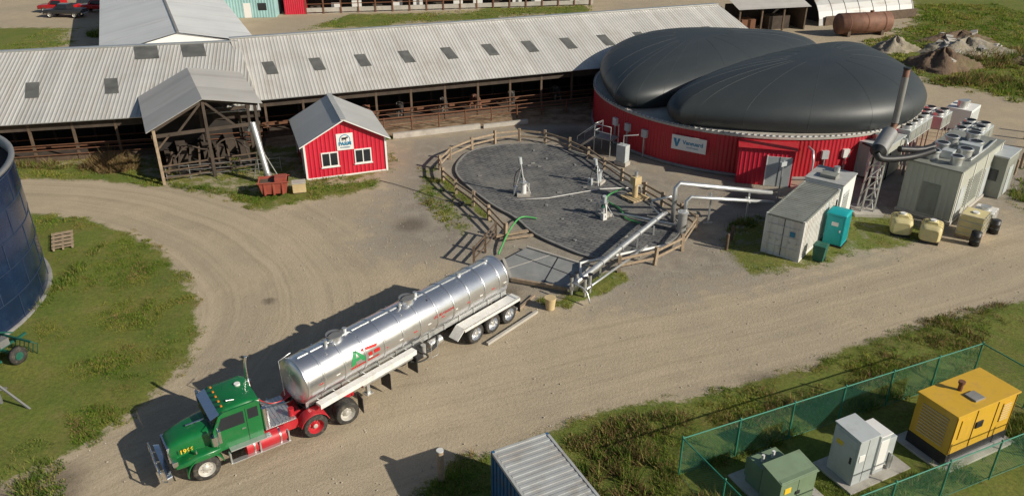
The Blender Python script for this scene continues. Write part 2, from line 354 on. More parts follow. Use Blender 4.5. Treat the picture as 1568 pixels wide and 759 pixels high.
def groundmat():
    m=bpy.data.materials.new("ground_dirt_gravel_grass");N=NT(m)
    P=N.n("NewGeometry").outputs['Position']
    n_lo=N.noise(P,.12,5,.6);n_mid=N.noise(P,.9,7,.62);n_hi=N.noise(P,9,6,.7);n_vh=N.noise(P,28,3,.7);n_pa=N.noise(P,.28,7,.65)
    tan=N.mix(N.ramp(n_lo,.38,.62),(.46,.385,.28),(.385,.33,.25))
    tan=N.mix(N.math('MULTIPLY',N.ramp(n_pa,.45,.66),.5),tan,(.33,.285,.22))
    tan=N.mix(N.math('MULTIPLY',N.ramp(n_mid,.42,.68),.4),tan,(.34,.285,.21))
    wob=N.noise(P,.12,2,.5)
    road=tan;ht=None
    for s_,sd_ in(('A',0.0),('B',37.0)):
        lat=N.attr('lat'+s_);lon=N.attr('lon'+s_)
        lw=N.math('ADD',lat,N.math('MULTIPLY',wob,1.2))
        cx=N.n("CombineXYZ",X=lw,Y=N.math('MULTIPLY',lon,.018),Z=sd_)
        t1=N.noise(cx.outputs[0],1.1,5,.65)
        t2=N.noise(cx.outputs[0],3.2,4,.7)
        br=N.math('ADD',N.math('MULTIPLY',n_pa,.9),.1)   # break the streaks up
        rm=N.math('MULTIPLY',N.attr('rm'+s_),br)
        road=N.mix(N.math('MULTIPLY',N.math('MULTIPLY',N.ramp(t1,.42,.64),rm),.85),road,(.53,.445,.33))
        road=N.mix(N.math('MULTIPLY',N.math('MULTIPLY',N.ramp(t2,.50,.68),rm),.75),road,(.29,.24,.175))
        hh=N.math('MULTIPLY',t2,N.attr('rm'+s_));ht=hh if ht is None else N.math('ADD',ht,hh)
    dkc=N.mix(N.ramp(n_mid,.35,.65),(.24,.215,.185),(.345,.31,.26))
    c=N.mix(N.ramp(N.math('ADD',N.math('MULTIPLY',N.attr('dk'),1.0),N.math('MULTIPLY',N.math('SUBTRACT',n_mid,.5),1.4)),.3,.75),road,dkc)
    mudc=N.mix(N.ramp(n_mid,.4,.6),(.19,.125,.078),(.35,.26,.175))
    c=N.mix(N.ramp(N.math('ADD',N.attr('mud'),N.math('MULTIPLY',N.math('SUBTRACT',n_mid,.5),1.2)),.35,.75),c,mudc)
    sp=N.ramp(n_vh,.28,.75);c=N.mix(.4,c,N.mix(sp,(.2,.18,.15),(.85,.8,.7)),'OVERLAY')
    c=N.mix(N.math('MULTIPLY',N.ramp(n_hi,.58,.75),.45),c,(.52,.47,.39))
    c=N.mix(N.math('MULTIPLY',N.ramp(n_hi,.44,.25),.4),c,(.17,.14,.10))
    stn=N.ramp(N.math('ADD',N.attr('st'),N.math('MULTIPLY',N.math('SUBTRACT',n_mid,.5),.9)),.25,.8)
    c=N.mix(N.math('MULTIPLY',stn,.65),c,(.11,.088,.064))
    g1=N.noise(P,.35,6,.65);g2=N.noise(P,6,7,.75)
    gr=N.mix(N.ramp(g1,.35,.65),(.14,.19,.033),(.22,.22,.05))
    gr=N.mix(N.math('MULTIPLY',N.ramp(n_mid,.52,.74),.7),gr,(.27,.21,.09))
    gr=N.mix(N.ramp(g2,.35,.65),N.mix(.55,gr,(.035,.05,.014)),gr)
    gmk=N.math('ADD',N.attr('gm'),N.math('ADD',N.math('MULTIPLY',N.math('SUBTRACT',n_mid,.5),1.3),N.math('MULTIPLY',N.math('SUBTRACT',n_hi,.5),.8)))
    gmk=N.math('MULTIPLY',N.ramp(gmk,.42,.62),N.ramp(N.attr('gm'),.02,.2))
    c=N.mix(gmk,c,gr)
    h=N.math('ADD',N.math('MULTIPLY',n_hi,.5),N.math('ADD',N.math('MULTIPLY',n_vh,.25),N.math('ADD',N.math('MULTIPLY',ht,.15),N.math('MULTIPLY',g2,.6))))
    b=N.n("Bump",Strength=.6,Distance=.08,Height=h)
    bs=N.n("BsdfPrincipled",Roughness=.93,Base_Color=c,Normal=b);bs.inputs['Specular IOR Level'].default_value=.2
    N.put(N.out.inputs[0],bs);return m
me.materials.append(groundmat());go=bpy.data.objects.new("ground",me);S.collection.objects.link(go)

# ------------------------------------------------------------ vegetation
def grassmat():
    m=bpy.data.materials.new("grass_blades");N=NT(m)
    a=N.n("Attribute",dict(attribute_name='col')).outputs[0]
    d=N.n("BsdfDiffuse",Color=a);t=N.n("BsdfTranslucent",Color=a)
    mx=N.n("MixShader",i0=.35,i1=d.outputs[0],i2=t.outputs[0]);N.put(N.out.inputs[0],mx);return m
GM=grassmat()
def blades(name,px,py,h,w,lean,cols,nb=3,spread=.05,z0=0.0):
    n=len(px)*nb
    bx=np.repeat(px,nb)+rng.normal(0,spread,n);by=np.repeat(py,nb)+rng.normal(0,spread,n)
    hh=np.repeat(h,nb)*rng.uniform(.6,1.2,n);ww=np.repeat(w,nb)*rng.uniform(.7,1.3,n)
    a=rng.uniform(0,2*np.pi,n);la=rng.uniform(0,2*np.pi,n);ll=hh*lean*rng.uniform(.2,1.4,n)
    zb=z0-.02
    p0=np.stack([bx-np.cos(a)*ww/2,by-np.sin(a)*ww/2,np.full(n,zb)],1)
    p1=np.stack([bx+np.cos(a)*ww/2,by+np.sin(a)*ww/2,np.full(n,zb)],1)
    p2=np.stack([bx+np.cos(la)*ll,by+np.sin(la)*ll,zb+hh],1)
    V=np.stack([p0,p1,p2],1).reshape(-1,3)
    m=bpy.data.meshes.new(name);m.vertices.add(3*n);m.vertices.foreach_set('co',V.ravel())
    m.loops.add(3*n);m.loops.foreach_set('vertex_index',np.arange(3*n));m.polygons.add(n)
    m.polygons.foreach_set('loop_start',np.arange(0,3*n,3));m.polygons.foreach_set('loop_total',np.full(n,3));m.update()
    c=np.repeat(cols,nb,0)*rng.uniform(.7,1.25,(n,1));c=np.repeat(np.concatenate([c,np.ones((n,1))],1),3,0)
    t=m.attributes.new('col','FLOAT_COLOR','POINT');t.data.foreach_set('color',c.astype(np.float32).ravel())
    m.materials.append(GM);o=bpy.data.objects.new(name,m);S.collection.objects.link(o);return o
def vn(x,y,s,seed):
    r=np.random.default_rng(seed).uniform(0,1,(256,256))
    u=x*s+1000;v=y*s+1000;i=np.floor(u).astype(int);j=np.floor(v).astype(int);fu=u-i;fv=v-j
    fu=fu*fu*(3-2*fu);fv=fv*fv*(3-2*fv)
    g=lambda a,b:r[a%256,b%256]
    return (g(i,j)*(1-fu)+g(i+1,j)*fu)*(1-fv)+(g(i,j+1)*(1-fu)+g(i+1,j+1)*fu)*fv
def colmix(x,y):
    n=vn(x,y,.45,3)*.6+vn(x,y,1.7,4)*.4
    green=np.array([.165,.255,.036]);yel=np.array([.34,.34,.075]);br=np.array([.38,.27,.12]);dk=np.array([.08,.15,.028])
    k=np.clip((n-.3)/.4,0,1)[:,None];c=green*(1-k)+yel*k
    r=rng.uniform(0,1,len(x));q=vn(x,y,.7,41);c=np.where(((r<.09)|((q>.72)&(r<.4)))[:,None],br,c);c=np.where((r>.80)[:,None],dk,c);return c
def inr(x,y):
    return np.hypot(x+34,y-34.3)>9.05
def scatter(nm,n,x0,x1,y0,y1,hmin,hmax,w,thr=.45,nb=3,lean=.8,sp=.06):
    x=rng.uniform(x0,x1,n);y=rng.uniform(y0,y1,n)
    g0=gmask(x,y);g=g0+(vn(x,y,1.0,8)-.5)*.9+(vn(x,y,4.0,9)-.5)*.5
    k=(g>thr)&(g0>.22)&inr(x,y)&(np.abs(x/np.maximum(y,1))<.72);x=x[k];y=y[k]
    cl=vn(x,y,.8,11)*vn(x,y,2.5,12)*2
    h=hmin+(hmax-hmin)*np.clip(cl,0,1)**1.5*rng.uniform(.5,1.1,len(x))
    blades(nm,x,y,h,np.full(len(x),w),lean,colmix(x,y),nb,sp)
scatter("grass",100000,-28,-14,19,50,.04,.17,.034)
scatter("grass",130000,-6,30,17,38,.05,.24,.034)
scatter("grass",70000,-42,-4,44,64,.05,.20,.045)
scatter("grass",30000,-6,30,34,60,.05,.22,.045)
scatter("grass",60000,30,75,50,125,.12,.5,.12,sp=.15)
scatter("grass",26000,-62,14,94,127,.1,.25,.1,sp=.15)
def clump(name,cx,cy,rx,ry,n,h,w,cols,ang=0):
    r=np.sqrt(rng.uniform(0,1,n));t=rng.uniform(0,2*np.pi,n);x=r*np.cos(t)*rx;y=r*np.sin(t)*ry
    a=R(ang);X_,Y_=cx+x*math.cos(a)-y*math.sin(a),cy+x*math.sin(a)+y*math.cos(a)
    k=(vn(X_,Y_,2.2,21)+rng.uniform(-.2,.2,n)>.48)&inr(X_,Y_);X_=X_[k];Y_=Y_[k];r=r[k]
    hh=h*(1-.7*r**2)*rng.uniform(.4,1.1,len(X_))*(.5+vn(X_,Y_,1.5,31))
    c=np.array(cols)[rng.integers(0,len(cols),len(X_))]
    return blades(name,X_,Y_,hh,np.full(len(X_),w),.8,c,6,.10)
gc=[(.14,.22,.035),(.21,.26,.05),(.085,.15,.03),(.33,.29,.10)];bc=[(.32,.21,.10),(.22,.14,.07),(.38,.28,.14),(.15,.13,.05)]
clump("weed_bush",-30.4,55.4,2.2,1.2,900,1.3,.05,bc)
clump("weed_bush",-36,55.8,3,.8,600,.8,.05,gc+bc)
clump("weed_clump",-24.9,38,.6,5,700,.5,.05,gc,0)
clump("weed_clump",-25,30.5,1.0,3.0,500,.6,.05,gc,20)
clump("weed_clump",-18.5,22.8,1.2,2.6,600,.30,.05,gc,35)
clump("weed_clump",4.2,22.6,1.8,2.6,1500,.6,.05,gc+bc[:2],-20)
clump("weed_clump",7.5,20.6,1.6,1.4,800,.7,.05,gc+bc,0)
clump("weed_clump",9,24.2,4,.5,1000,.4,.05,gc,23)
clump("weed_clump",16,27.4,5,.5,1000,.45,.05,gc,23)
clump("weed_clump",15.5,22.2,4,.7,1000,.5,.05,gc,25)
clump("weed_clump",21.5,25.0,1.5,1.5,700,.6,.05,gc,25)
clump("weed_clump",14,28,7,.7,1200,.3,.05,gc+bc,25)
clump("weed_clump",22,33,6,1.4,1500,.35,.05,gc+bc,25)
clump("weed_clump",5,25.6,3.5,1.0,1200,.35,.05,gc+bc,20)
clump("weed_clump",15,45.5,1.8,.7,300,.5,.05,gc,40)
clump("weed_clump",36,50,1.5,3,500,.6,.06,gc,-40)
clump("weed_clump",-22,51.3,3,.5,500,.35,.05,gc,-20)
clump("weed_clump",56,90,10,5,1500,1.2,.15,gc+bc,10)
clump("weed_clump",48,80,5,2,900,1.0,.12,gc+bc,10)
clump("weed_clump",55,78,8,3,1300,.9,.12,gc,10)
clump("weed_clump",-52,103,3,2,400,1.4,.15,gc,0)
# loose stones
b=B();ns_=2600
sx_=rng.uniform(-22,30,ns_);sy_=rng.uniform(20,52,ns_);gk=gmask(sx_,sy_);bb_,_,_=road(sx_,sy_)
for x,y,g_,d_ in zip(sx_,sy_,gk,bb_):
    if g_>.5 or (d_<3.5 and random.random()<.75) or sdf(np.array([x]),np.array([y]),DK)[0]>6 and random.random()<.5: continue
    s=random.uniform(.02,.055);a=random.uniform(0,6.28);ca,sa=math.cos(a)*s,math.sin(a)*s
    b.add([(x+ca,y+sa,.0),(x-sa*.8,y+ca*.8,0),(x-ca,y-sa,0),(x+sa,y-ca,0),(x+ca*.3,y+sa*.2,s*.9)],[(0,1,4),(1,2,4),(2,3,4),(3,0,4)],M['lt'])
b.done("loose_stones")

# ------------------------------------------------------------ barns
def barn(name,E,ang,L,W,ze,zr,rm,skews=0,back=True,lights=(),zoff=0):
    b=B();th=.06
    def sl(x,fy,dz=0):
        return (x+skews*fy*W/11,fy*W,ze+(zr-ze)*fy+dz)
    b.add([sl(0,0),sl(L,0),sl(L,1),sl(0,1)],[(0,1,2,3)],rm)
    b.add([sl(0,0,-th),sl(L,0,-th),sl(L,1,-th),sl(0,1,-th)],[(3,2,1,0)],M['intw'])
    b.add([sl(0,0,-th),sl(L,0,-th),sl(L,0),sl(0,0)],[(0,1,2,3)],M['galv'])
    b.add([(0+skews*W/11,W,zr-.01),(L+skews*W/11,W,zr-.01),(L+skews*W/11,2*W,ze),(0+skews*W/11,2*W,ze)],[(0,1,2,3)],rm)
    b.add([sl(L,0,-.3),sl(L,0),sl(L,1),(L+skews*W/11,2*W,ze),(L+skews*W/11,2*W,ze-.3),sl(L,1,-.3)],[(0,1,2,5),(5,2,3,4)],M['white'])
    b.box(0+skews*W/11,L+skews*W/11,W-.25,W+.25,zr-.04,zr+.07,M['galv'])
    for x,fy,w,l in lights:
        p=[sl(x-w/2,fy-l/2/W,.03),sl(x+w/2,fy-l/2/W,.03),sl(x+w/2,fy+l/2/W,.03),sl(x-w/2,fy+l/2/W,.03)]
        b.add(p,[(0,1,2,3)],M['skyl'])
    x=.6
    while x<L-.2:
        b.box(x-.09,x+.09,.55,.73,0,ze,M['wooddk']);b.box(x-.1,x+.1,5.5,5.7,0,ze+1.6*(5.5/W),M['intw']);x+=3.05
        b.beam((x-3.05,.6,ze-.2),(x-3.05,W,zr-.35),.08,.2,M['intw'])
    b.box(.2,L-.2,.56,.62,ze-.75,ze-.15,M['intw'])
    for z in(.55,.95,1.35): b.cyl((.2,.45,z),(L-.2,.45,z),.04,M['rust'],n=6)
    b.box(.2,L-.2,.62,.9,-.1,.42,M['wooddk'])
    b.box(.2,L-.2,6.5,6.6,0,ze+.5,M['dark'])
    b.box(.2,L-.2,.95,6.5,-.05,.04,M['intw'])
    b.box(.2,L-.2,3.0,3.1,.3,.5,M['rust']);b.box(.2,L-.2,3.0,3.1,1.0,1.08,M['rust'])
    return b.done(name,(*E,zoff),ang)
Ls=[(2.2+i*3.95,.46,.95,1.9) for i in range(12)]
barn("long_cattle_barn",(-20.6,61.7),20.0,50.2,9.4,3.4,6.55,M['roof'],-1.5,lights=Ls)
ul=(math.cos(R(12.3)),math.sin(R(12.3)))
barn("cattle_barn",(-19.7-42*ul[0],59.7-42*ul[1]),12.3,42.0,11.0,3.25,6.35,M['roofL'],-2.2,lights=[(25.5,.42,1.0,2.3),(31.3,.42,1.0,2.3),(34.3,.88,1.9,2.2),(38.1,.88,1.9,2.2),(19,.42,1,2.3)])
b=B()
for i in range(17): b.cyl((i*2.4,0,0),(i*2.4,0,1.25),.06,M['rust'],n=6)
for z in(.5,.85,1.2): b.cyl((0,0,z),(38.4,0,z),.035,M['rust'],n=6)
b.done("feed_rail",(-17.6,61.3),20.0)
# cows
def cow(x,y,ang,mat,head=0):
    vs=[(0,0,1.15),(.55,0,1.2),(.95,0,1.32),(1.25,0,1.2+head),(1.5,0,1.0+head),(-.55,0,1.2),(-.75,0,1.15),(-.85,0,.55),
        (.5,.2,.75),(.52,.2,.4),(.5,.2,.04),(.5,-.2,.75),(.52,-.2,.4),(.5,-.2,.04),
        (-.5,.22,.8),(-.72,.22,.45),(-.65,.22,.04),(-.5,-.22,.8),(-.72,-.22,.45),(-.65,-.22,.04),(1.2,.2,1.28+head),(1.2,-.2,1.28+head)]
    es=[(0,1),(1,2),(2,3),(3,4),(0,5),(5,6),(6,7),(1,8),(8,9),(9,10),(1,11),(11,12),(12,13),(5,14),(14,15),(15,16),(5,17),(17,18),(18,19),(3,20),(3,21)]
    rr=[.38,.34,.2,.15,.09,.33,.12,.03,.13,.07,.06,.13,.07,.06,.16,.075,.06,.16,.075,.06,.04,.04]
    me=bpy.data.meshes.new("cow");me.from_pydata(vs,es,[]);me.materials.append(mat)
    o=bpy.data.objects.new("cow",me);S.collection.objects.link(o)
    o.modifiers.new("s",'SKIN');o.modifiers.new("u",'SUBSURF').levels=1;o.modifiers["u"].render_levels=1
    for v,r in zip(me.skin_vertices[0].data,rr): v.radius=(r*.8,r)
    me.skin_vertices[0].data[0].use_root=True
    o.location=(x,y,0.03);o.rotation_euler=(0,0,R(ang))
u20=(math.cos(R(20)),math.sin(R(20)))
for s,p,a,k,h in [(4,1.9,-70,0,-.35),(7,1.9,-80,1,-.5),(9,2.0,-60,1,-.4),(12,1.9,-75,0,-.1),(16,2,-70,0,-.4),(19,1.9,-65,1,-.5),(22.5,1.9,-80,0,-.3),(27,2,-70,0,-.45)]:
    cow(-20.6+s*u20[0]-p*u20[1],61.7+s*u20[1]+p*u20[0],a,M['cowr'] if k else M['cowb'],h)

# white roofed building (top left)
b=B();w=7.4
b.box(-w+.2,w-.2,.3,60,0,3.6,M['white'])
b.add([(-w,0,3.7),(0,0,5.3),(0,60,5.3),(-w,60,3.7)],[(0,1,2,3)],M['whiteroof'])
b.add([(w,0,3.7),(0,0,5.3),(0,60,5.3),(w,60,3.7)],[(3,2,1,0)],M['whiteroof'])
b.add([(-w+.2,.3,3.5),(w-.2,.3,3.5),(0,.3,5.2)],[(0,1,2)],M['white'])
b.box(-.12,.12,0,60,5.28,5.36,M['concd'])
b.done("white_roofed_barn",(-33.0,78.6),25)
b=B();b.box(0,7,0,14,0,3,M['tealw']);b.ext([(-.3,-.3),(7.3,-.3),(7.3,14.3),(-.3,14.3)],3,3.15,M['white']);b.box(2.6,3.6,-.03,0.02,0,2,M['white']);b.box(4.6,5.8,-.03,.02,1,2,M['glass'])
b.done("teal_shed",(-40.6,114),5)
b=B();b.ext([(-.4,-.6),(44,-.6),(44,14),(-.4,14)],3.4,3.6,M['roof'])
for i in range(18): b.box(i*2.5-.1,i*2.5+.1,-.4,-.2,0,3.4,M['rust'])
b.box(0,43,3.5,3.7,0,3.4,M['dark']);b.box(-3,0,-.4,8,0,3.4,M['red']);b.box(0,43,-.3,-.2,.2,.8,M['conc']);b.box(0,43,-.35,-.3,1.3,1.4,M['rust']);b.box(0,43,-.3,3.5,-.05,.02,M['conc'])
for i in range(14): b.box(i*3+.6,i*3+2,.6,1.2,.02,.9+.3*(i%3),M['white'] if i%3 else M['intw'])
b.done("feed_barn",(-30,117.5),9.4)
# distant sheds on right
b=B()
pr=[(6.0*math.cos(t),4.6*math.sin(t)) for t in np.linspace(0,math.pi,17)]
for (a0,b0),(a1,b1) in zip(pr,pr[1:]): b.add([(0,a0,b0),(17,a0,b0),(17,a1,b1),(0,a1,b1)],[(0,1,2,3)],M['hooproof'],True)
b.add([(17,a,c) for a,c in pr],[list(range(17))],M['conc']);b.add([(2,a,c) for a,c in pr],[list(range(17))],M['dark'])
for i in range(8): b.tube([(i*2.4+.05,a*1.005,c*1.005) for a,c in pr],.04,M['dkgalv'],5)
b.box(1,17.3,-6.2,-6,0,1.2,M['wooddk']);b.done("hoop_barn",(39.3,114),22)
b=B();b.add([(-.5,-.5,3),(10,-.5,3),(10,5,4.6),(-.5,5,4.6)],[(0,1,2,3)],M['leanroof']);b.add([(-.5,10,3),(10,10,3),(10,5,4.6),(-.5,5,4.6)],[(0,1,2,3)],M['roofL'])
for x in(0,3.2,6.4,9.6): b.box(x-.1,x+.1,-.1,.1,0,3,M['wooddk'])
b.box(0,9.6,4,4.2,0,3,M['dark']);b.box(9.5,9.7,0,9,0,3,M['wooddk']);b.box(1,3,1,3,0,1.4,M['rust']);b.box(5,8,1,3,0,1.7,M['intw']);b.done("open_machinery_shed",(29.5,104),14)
b=B();b.lathe([(-3.7,0),(-3.7,1.0),(-3.5,1.3),(3.5,1.3),(3.7,1.0),(3.7,0)],Matrix.Translation((0,0,1.5)),M['rustlt'],24)
for x in(-2.5,0,2.5): b.lathe([(x-.06,1.33),(x+.06,1.33)],Matrix.Translation((0,0,1.5)),M['rust'],24)
for x in(-2.4,2.4): b.box(x-.2,x+.2,-1,1,0,.8,M['wooddk'])
b.cyl((1,0,2.7),(1,0,3.0),.25,M['rust']);b.done("rusty_storage_tank",(45.2,103),12)
def pile(name,x,y,rx,ry,h,mat,seed,blocks=0):
    r=random.Random(seed);b=B();n=40;m=16;vs=[];fs=[]
    for i in range(m+1):
        q=i/m
        for k in range(n):
            t=2*math.pi*k/n;nn=1+.16*math.sin(3*t+seed)+.1*math.sin(7*t+seed*2)+r.uniform(-.05,.05)
            vs.append((rx*(1-q)*nn*math.cos(t),ry*(1-q)*nn*math.sin(t),-.05+h*(1-(1-q)**1.4)*(1+.2*math.sin(5*t+q*6+seed))+r.uniform(-.07,.07)*h))
    fs=[(i*n+k,i*n+(k+1)%n,(i+1)*n+(k+1)%n,(i+1)*n+k) for i in range(m) for k in range(n)]
    b.add(vs,fs,mat,True)
    for i in range(blocks):
        t=r.uniform(0,6.28);q=r.uniform(.2,.9);s=r.uniform(.3,.8)
        b.ob((rx*q*math.cos(t),ry*q*math.sin(t),h*(1-q)+.1),(s*1.6,s,s*.5),(r.uniform(-30,30),r.uniform(-30,30),r.uniform(0,180)),M['conc'])
    b.done(name,(x,y),0)
pile("dirt_pile",47.3,86,4,3,1.9,M['soil'],1,3);pile("gravel_pile",45.6,94,2.8,2.0,1.5,M['gpile'],2);pile("rubble_pile",53.5,93,6,3.5,1.6,M['gpile'],3,26);pile("dirt_pile",60,88,5,2.5,1.0,M['soil'],4,8);pile("dirt_pile",56,99,5,2,1.2,M['soil'],5,6)

# ------------------------------------------------------------ red shed
b=B();W_,D_=5.85,6.2;ze,zr=2.65,4.2
b.box(0,W_,0,D_,0,ze,M['red'])
for y in(0,D_): b.add([(0,y,ze),(W_,y,ze),(W_/2,y,zr)],[(0,1,2)],M['red'])
def rp(x,y,dz): 
    k=abs(x-W_/2)/(W_/2+.35);return (x,y,zr+.08-(zr-ze+.19)*k+dz)
for sx in(-.35,W_+.35):
    a=[rp(sx,-.4,0),rp(W_/2,-.4,0),rp(W_/2,D_+.4,0),rp(sx,D_+.4,0)];c=[(p[0],p[1],p[2]+.09) for p in a]
    b.add(c,[(0,1,2,3)],M['shedroof']);b.add(a+c,[(0,1,2,3),(0,1,5,4),(2,3,7,6),(0,3,7,4)],M['white'])
b.box(W_/2-.2,W_/2+.2,-.42,D_+.42,zr+.13,zr+.2,M['shedroof'])
for x in(0,W_): 
    for y in(0,D_): b.box(x-.07,x+.07,y-.07,y+.07,0,ze-.03,M['white'])
b.box(.08,W_-.08,-.03,0.01,0,.12,M['white'])
for cx in(1.75,4.15):
    b.box(cx-.62,cx+.62,-.06,.01,.85,1.95,M['white']);b.box(cx-.53,cx-.04,-.075,.0,.94,1.86,M['glass']);b.box(cx+.04,cx+.53,-.075,.0,.94,1.86,M['glass'])
    b.box(cx-.68,cx+.68,-.1,.01,.78,.85,M['white'])
b.box(-.06,.0,1.2,2.15,0,2.05,M['white']);b.box(-.07,-.05,1.28,2.07,.08,1.97,M['cabgrey'])
b.box(-.05,0,3.6,4.7,.95,1.85,M['white']);b.box(-.06,-.01,3.7,4.6,1.03,1.77,M['glass'])
sh=b.done("red_shed",(-14.85,53.0),20,bevel=.006)
b=B();b.box(-.6,.6,-.05,0,-.62,.62,M['white']);b.cyl((0,-.052,.14),(0,-.06,.14),.40,M['bt'],n=28);b.cyl((0,-.058,.14),(0,-.066,.14),.34,M['white'],n=28)
b.box(-.22,.12,-.075,-.06,.17,.33,M['blk']);b.box(.1,.24,-.075,-.06,.25,.37,M['blk'])
for x in(-.21,-.13,.02,.08): b.box(x,x+.03,-.075,-.06,.05,.2,M['blk'])
sg=b.done("farm_sign",(W_/2,-.01,2.62),0,parent=sh)
text("sign_text","FARM",.36,(0,-.085,-.14),(R(90),0,0),M['bt'],sg,off=.012);text("sign_small_text","POWERED",.15,(0,-.075,-.42),(R(90),0,0),M['bt'],sg)

# ------------------------------------------------------------ lean-to
b=B();X0,XR,X1,D=0,4.0,8.0,9.8
zl,zr2,zz=4.0,5.9,5.1
def sheet(xa,za,xb,zb,mat):
    a=[(xa,0,za),(xb,0,zb),(xb,D,zb),(xa,D,za)];b.add([(p[0],p[1],p[2]+.05) for p in a],[(0,1,2,3)],mat);b.add(a,[(3,2,1,0)],M['intw'])
    b.add([(xa,0,za),(xb,0,zb),(xb,0,zb+.05),(xa,0,za+.05)],[(0,1,2,3)],M['galv'])
sheet(X0,zl,XR,zr2,M['leanroof']);sheet(XR,zr2+.001,X1,zz,M['leanroof'])
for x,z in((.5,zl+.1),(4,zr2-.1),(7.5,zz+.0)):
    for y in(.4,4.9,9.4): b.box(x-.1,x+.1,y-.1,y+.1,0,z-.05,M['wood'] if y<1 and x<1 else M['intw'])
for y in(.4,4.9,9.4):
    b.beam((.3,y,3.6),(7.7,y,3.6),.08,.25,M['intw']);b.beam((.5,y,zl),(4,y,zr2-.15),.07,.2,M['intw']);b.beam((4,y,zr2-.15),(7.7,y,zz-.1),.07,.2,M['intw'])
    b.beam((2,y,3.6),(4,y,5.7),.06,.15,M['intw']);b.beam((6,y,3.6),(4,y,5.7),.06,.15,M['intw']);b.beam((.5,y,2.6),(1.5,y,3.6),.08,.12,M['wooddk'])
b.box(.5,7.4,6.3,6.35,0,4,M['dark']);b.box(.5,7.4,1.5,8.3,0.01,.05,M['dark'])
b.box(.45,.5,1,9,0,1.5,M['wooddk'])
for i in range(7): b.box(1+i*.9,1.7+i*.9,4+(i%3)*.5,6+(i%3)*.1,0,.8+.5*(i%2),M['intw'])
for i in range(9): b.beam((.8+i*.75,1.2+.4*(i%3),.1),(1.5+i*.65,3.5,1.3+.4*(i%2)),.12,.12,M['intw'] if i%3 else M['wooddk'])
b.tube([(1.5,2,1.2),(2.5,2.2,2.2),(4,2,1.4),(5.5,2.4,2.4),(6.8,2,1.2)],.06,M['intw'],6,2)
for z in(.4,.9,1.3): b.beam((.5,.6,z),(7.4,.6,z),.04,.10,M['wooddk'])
b.done("open_timber_shelter",(-25.2,51.6),26)
b=B();b.cyl((-.1,.2,.7),(-.9,1.0,4.3),.22,M['galv'],n=16);b.cyl((-.9,1.0,4.25),(-1.2,1.0,3.7),.16,M['galv']);b.cyl((-.12,.22,.8),(-.05,.15,.4),.28,M['dkgalv'])
for t in(.2,.4,.6,.8): b.cyl((-.1-.8*t,.2+.8*t,.7+3.6*t),(-.1-.8*t-.012,.2+.8*t+.012,.7+3.6*t+.06),.25,M['galv'])
b.beam((-.6,.7,2.8),(.2,1.6,0),.06,.06,M['galv']);b.beam((-.6,.7,2.8),(-1.5,1.3,0),.06,.06,M['galv']);b.done("auger_conveyor",(-17.4,52.2),0)
b=B();b.add([(-.8,-.5,.25),(.8,-.5,.25),(.8,.5,.25),(-.8,.5,.25),(-1.0,-.6,1.15),(1.0,-.6,1.15),(1.0,.6,1.15),(-1.0,.6,1.15)],[(0,1,2,3),(0,1,5,4),(1,2,6,5),(2,3,7,6),(3,0,4,7)],M['hopper'])
b.add([(-.95,-.55,1.0),(.95,-.55,1.0),(.95,.55,1.0),(-.95,.55,1.0)],[(0,1,2,3)],M['wooddk'])
for x in(-.6,0,.6): b.box(x-.06,x+.06,-.62,-.5,0.2,1.1,M['hopper'])
b.box(.1,.9,-.4,.4,1.0,1.35,M['hopper'])
b.box(-1.05,1.05,-.68,-.62,1.08,1.16,M['hopper']);b.box(-1.05,1.05,.62,.68,1.08,1.16,M['hopper']);b.done("red_hopper",(-16.5,50.4),12,bevel=.01)
b=B();b.box(-.45,.45,-.35,.35,.1,.75,M['tan']);b.box(-.48,.48,-.38,.38,.75,.82,M['conc']);b.box(-.4,.4,-.3,.3,0,.1,M['wooddk']);b.done("utility_box",(-14.9,50.8),15,bevel=.02)
b=B()
for i in range(6): b.cyl((i*1.6,0,0),(i*1.6,0,1.1),.04,M['dkgalv'],n=6)
for z in(.35,.7,1.05): b.cyl((0,0,z),(8,0,z),.025,M['dkgalv'],n=6)
b.done("pen_railing",(-25.0,52.9),14)
b=B();b.box(0,7.6,-.15,.15,0,.45,M['conc']);b.box(7.9,12,-.13,.13,0,.35,M['conc']);b.done("concrete_barrier",(-9.9,62.2),20)

# ------------------------------------------------------------ silo
b=B();n=96;Rr=9.0;H_=7.35
b.cyl((0,0,0),(0,0,H_),Rr,M['navy'],n=n,caps=False)
RY=Matrix.Rotation(R(-90),4,'Y')
for i in range(1,6): z=i*H_/5.25; b.lathe([(z-.02,Rr+.004),(z-.02,Rr+.025),(z+.02,Rr+.025),(z+.02,Rr+.004)],RY,M['navyrim'],n)
b.lathe([(H_-.12,Rr),(H_-.12,Rr+.14),(H_+.02,Rr+.14),(H_+.02,Rr-.12),(H_-.5,Rr-.12)],RY,M['dkgalv'],n)
b.cyl((0,0,H_-.6),(0,0,H_-.55),Rr-.1,M['dark'],n=n)
for i in range(6):
    for k in range(24):
        t=2*math.pi*(k+.5*(i%2))/24;z0=i*H_/5.25;z1=min(H_,(i+1)*H_/5.25)
        if i==5 and z1-z0<.2: continue
        Mx=Matrix.Rotation(t,4,'Z')@Matrix.Translation((Rr+.012,0,0));b.box(-.01,.012,-.025,.025,z0,z1,M['navyrim'],Mx)
b.lathe([(0,Rr),(0,Rr+.2),(.1,Rr+.2),(.1,Rr)],RY,M['concd'],n)
b.done("blue_slurry_tank",(-34.0,34.3))
b=B()
for i in range(9): b.ob((i*.28,0,.2+.03*(i%2)),(.12,1.2,.03),(0,0,0),M['wood'])
for y in(-.5,0,.5): b.box(-.1,2.35,y-.05,y+.05,.06,.17,M['wood'])
b.done("wooden_pallet",(-28.0,43.9,0.03),-62)
g_=M['dkgrn']
b=B();
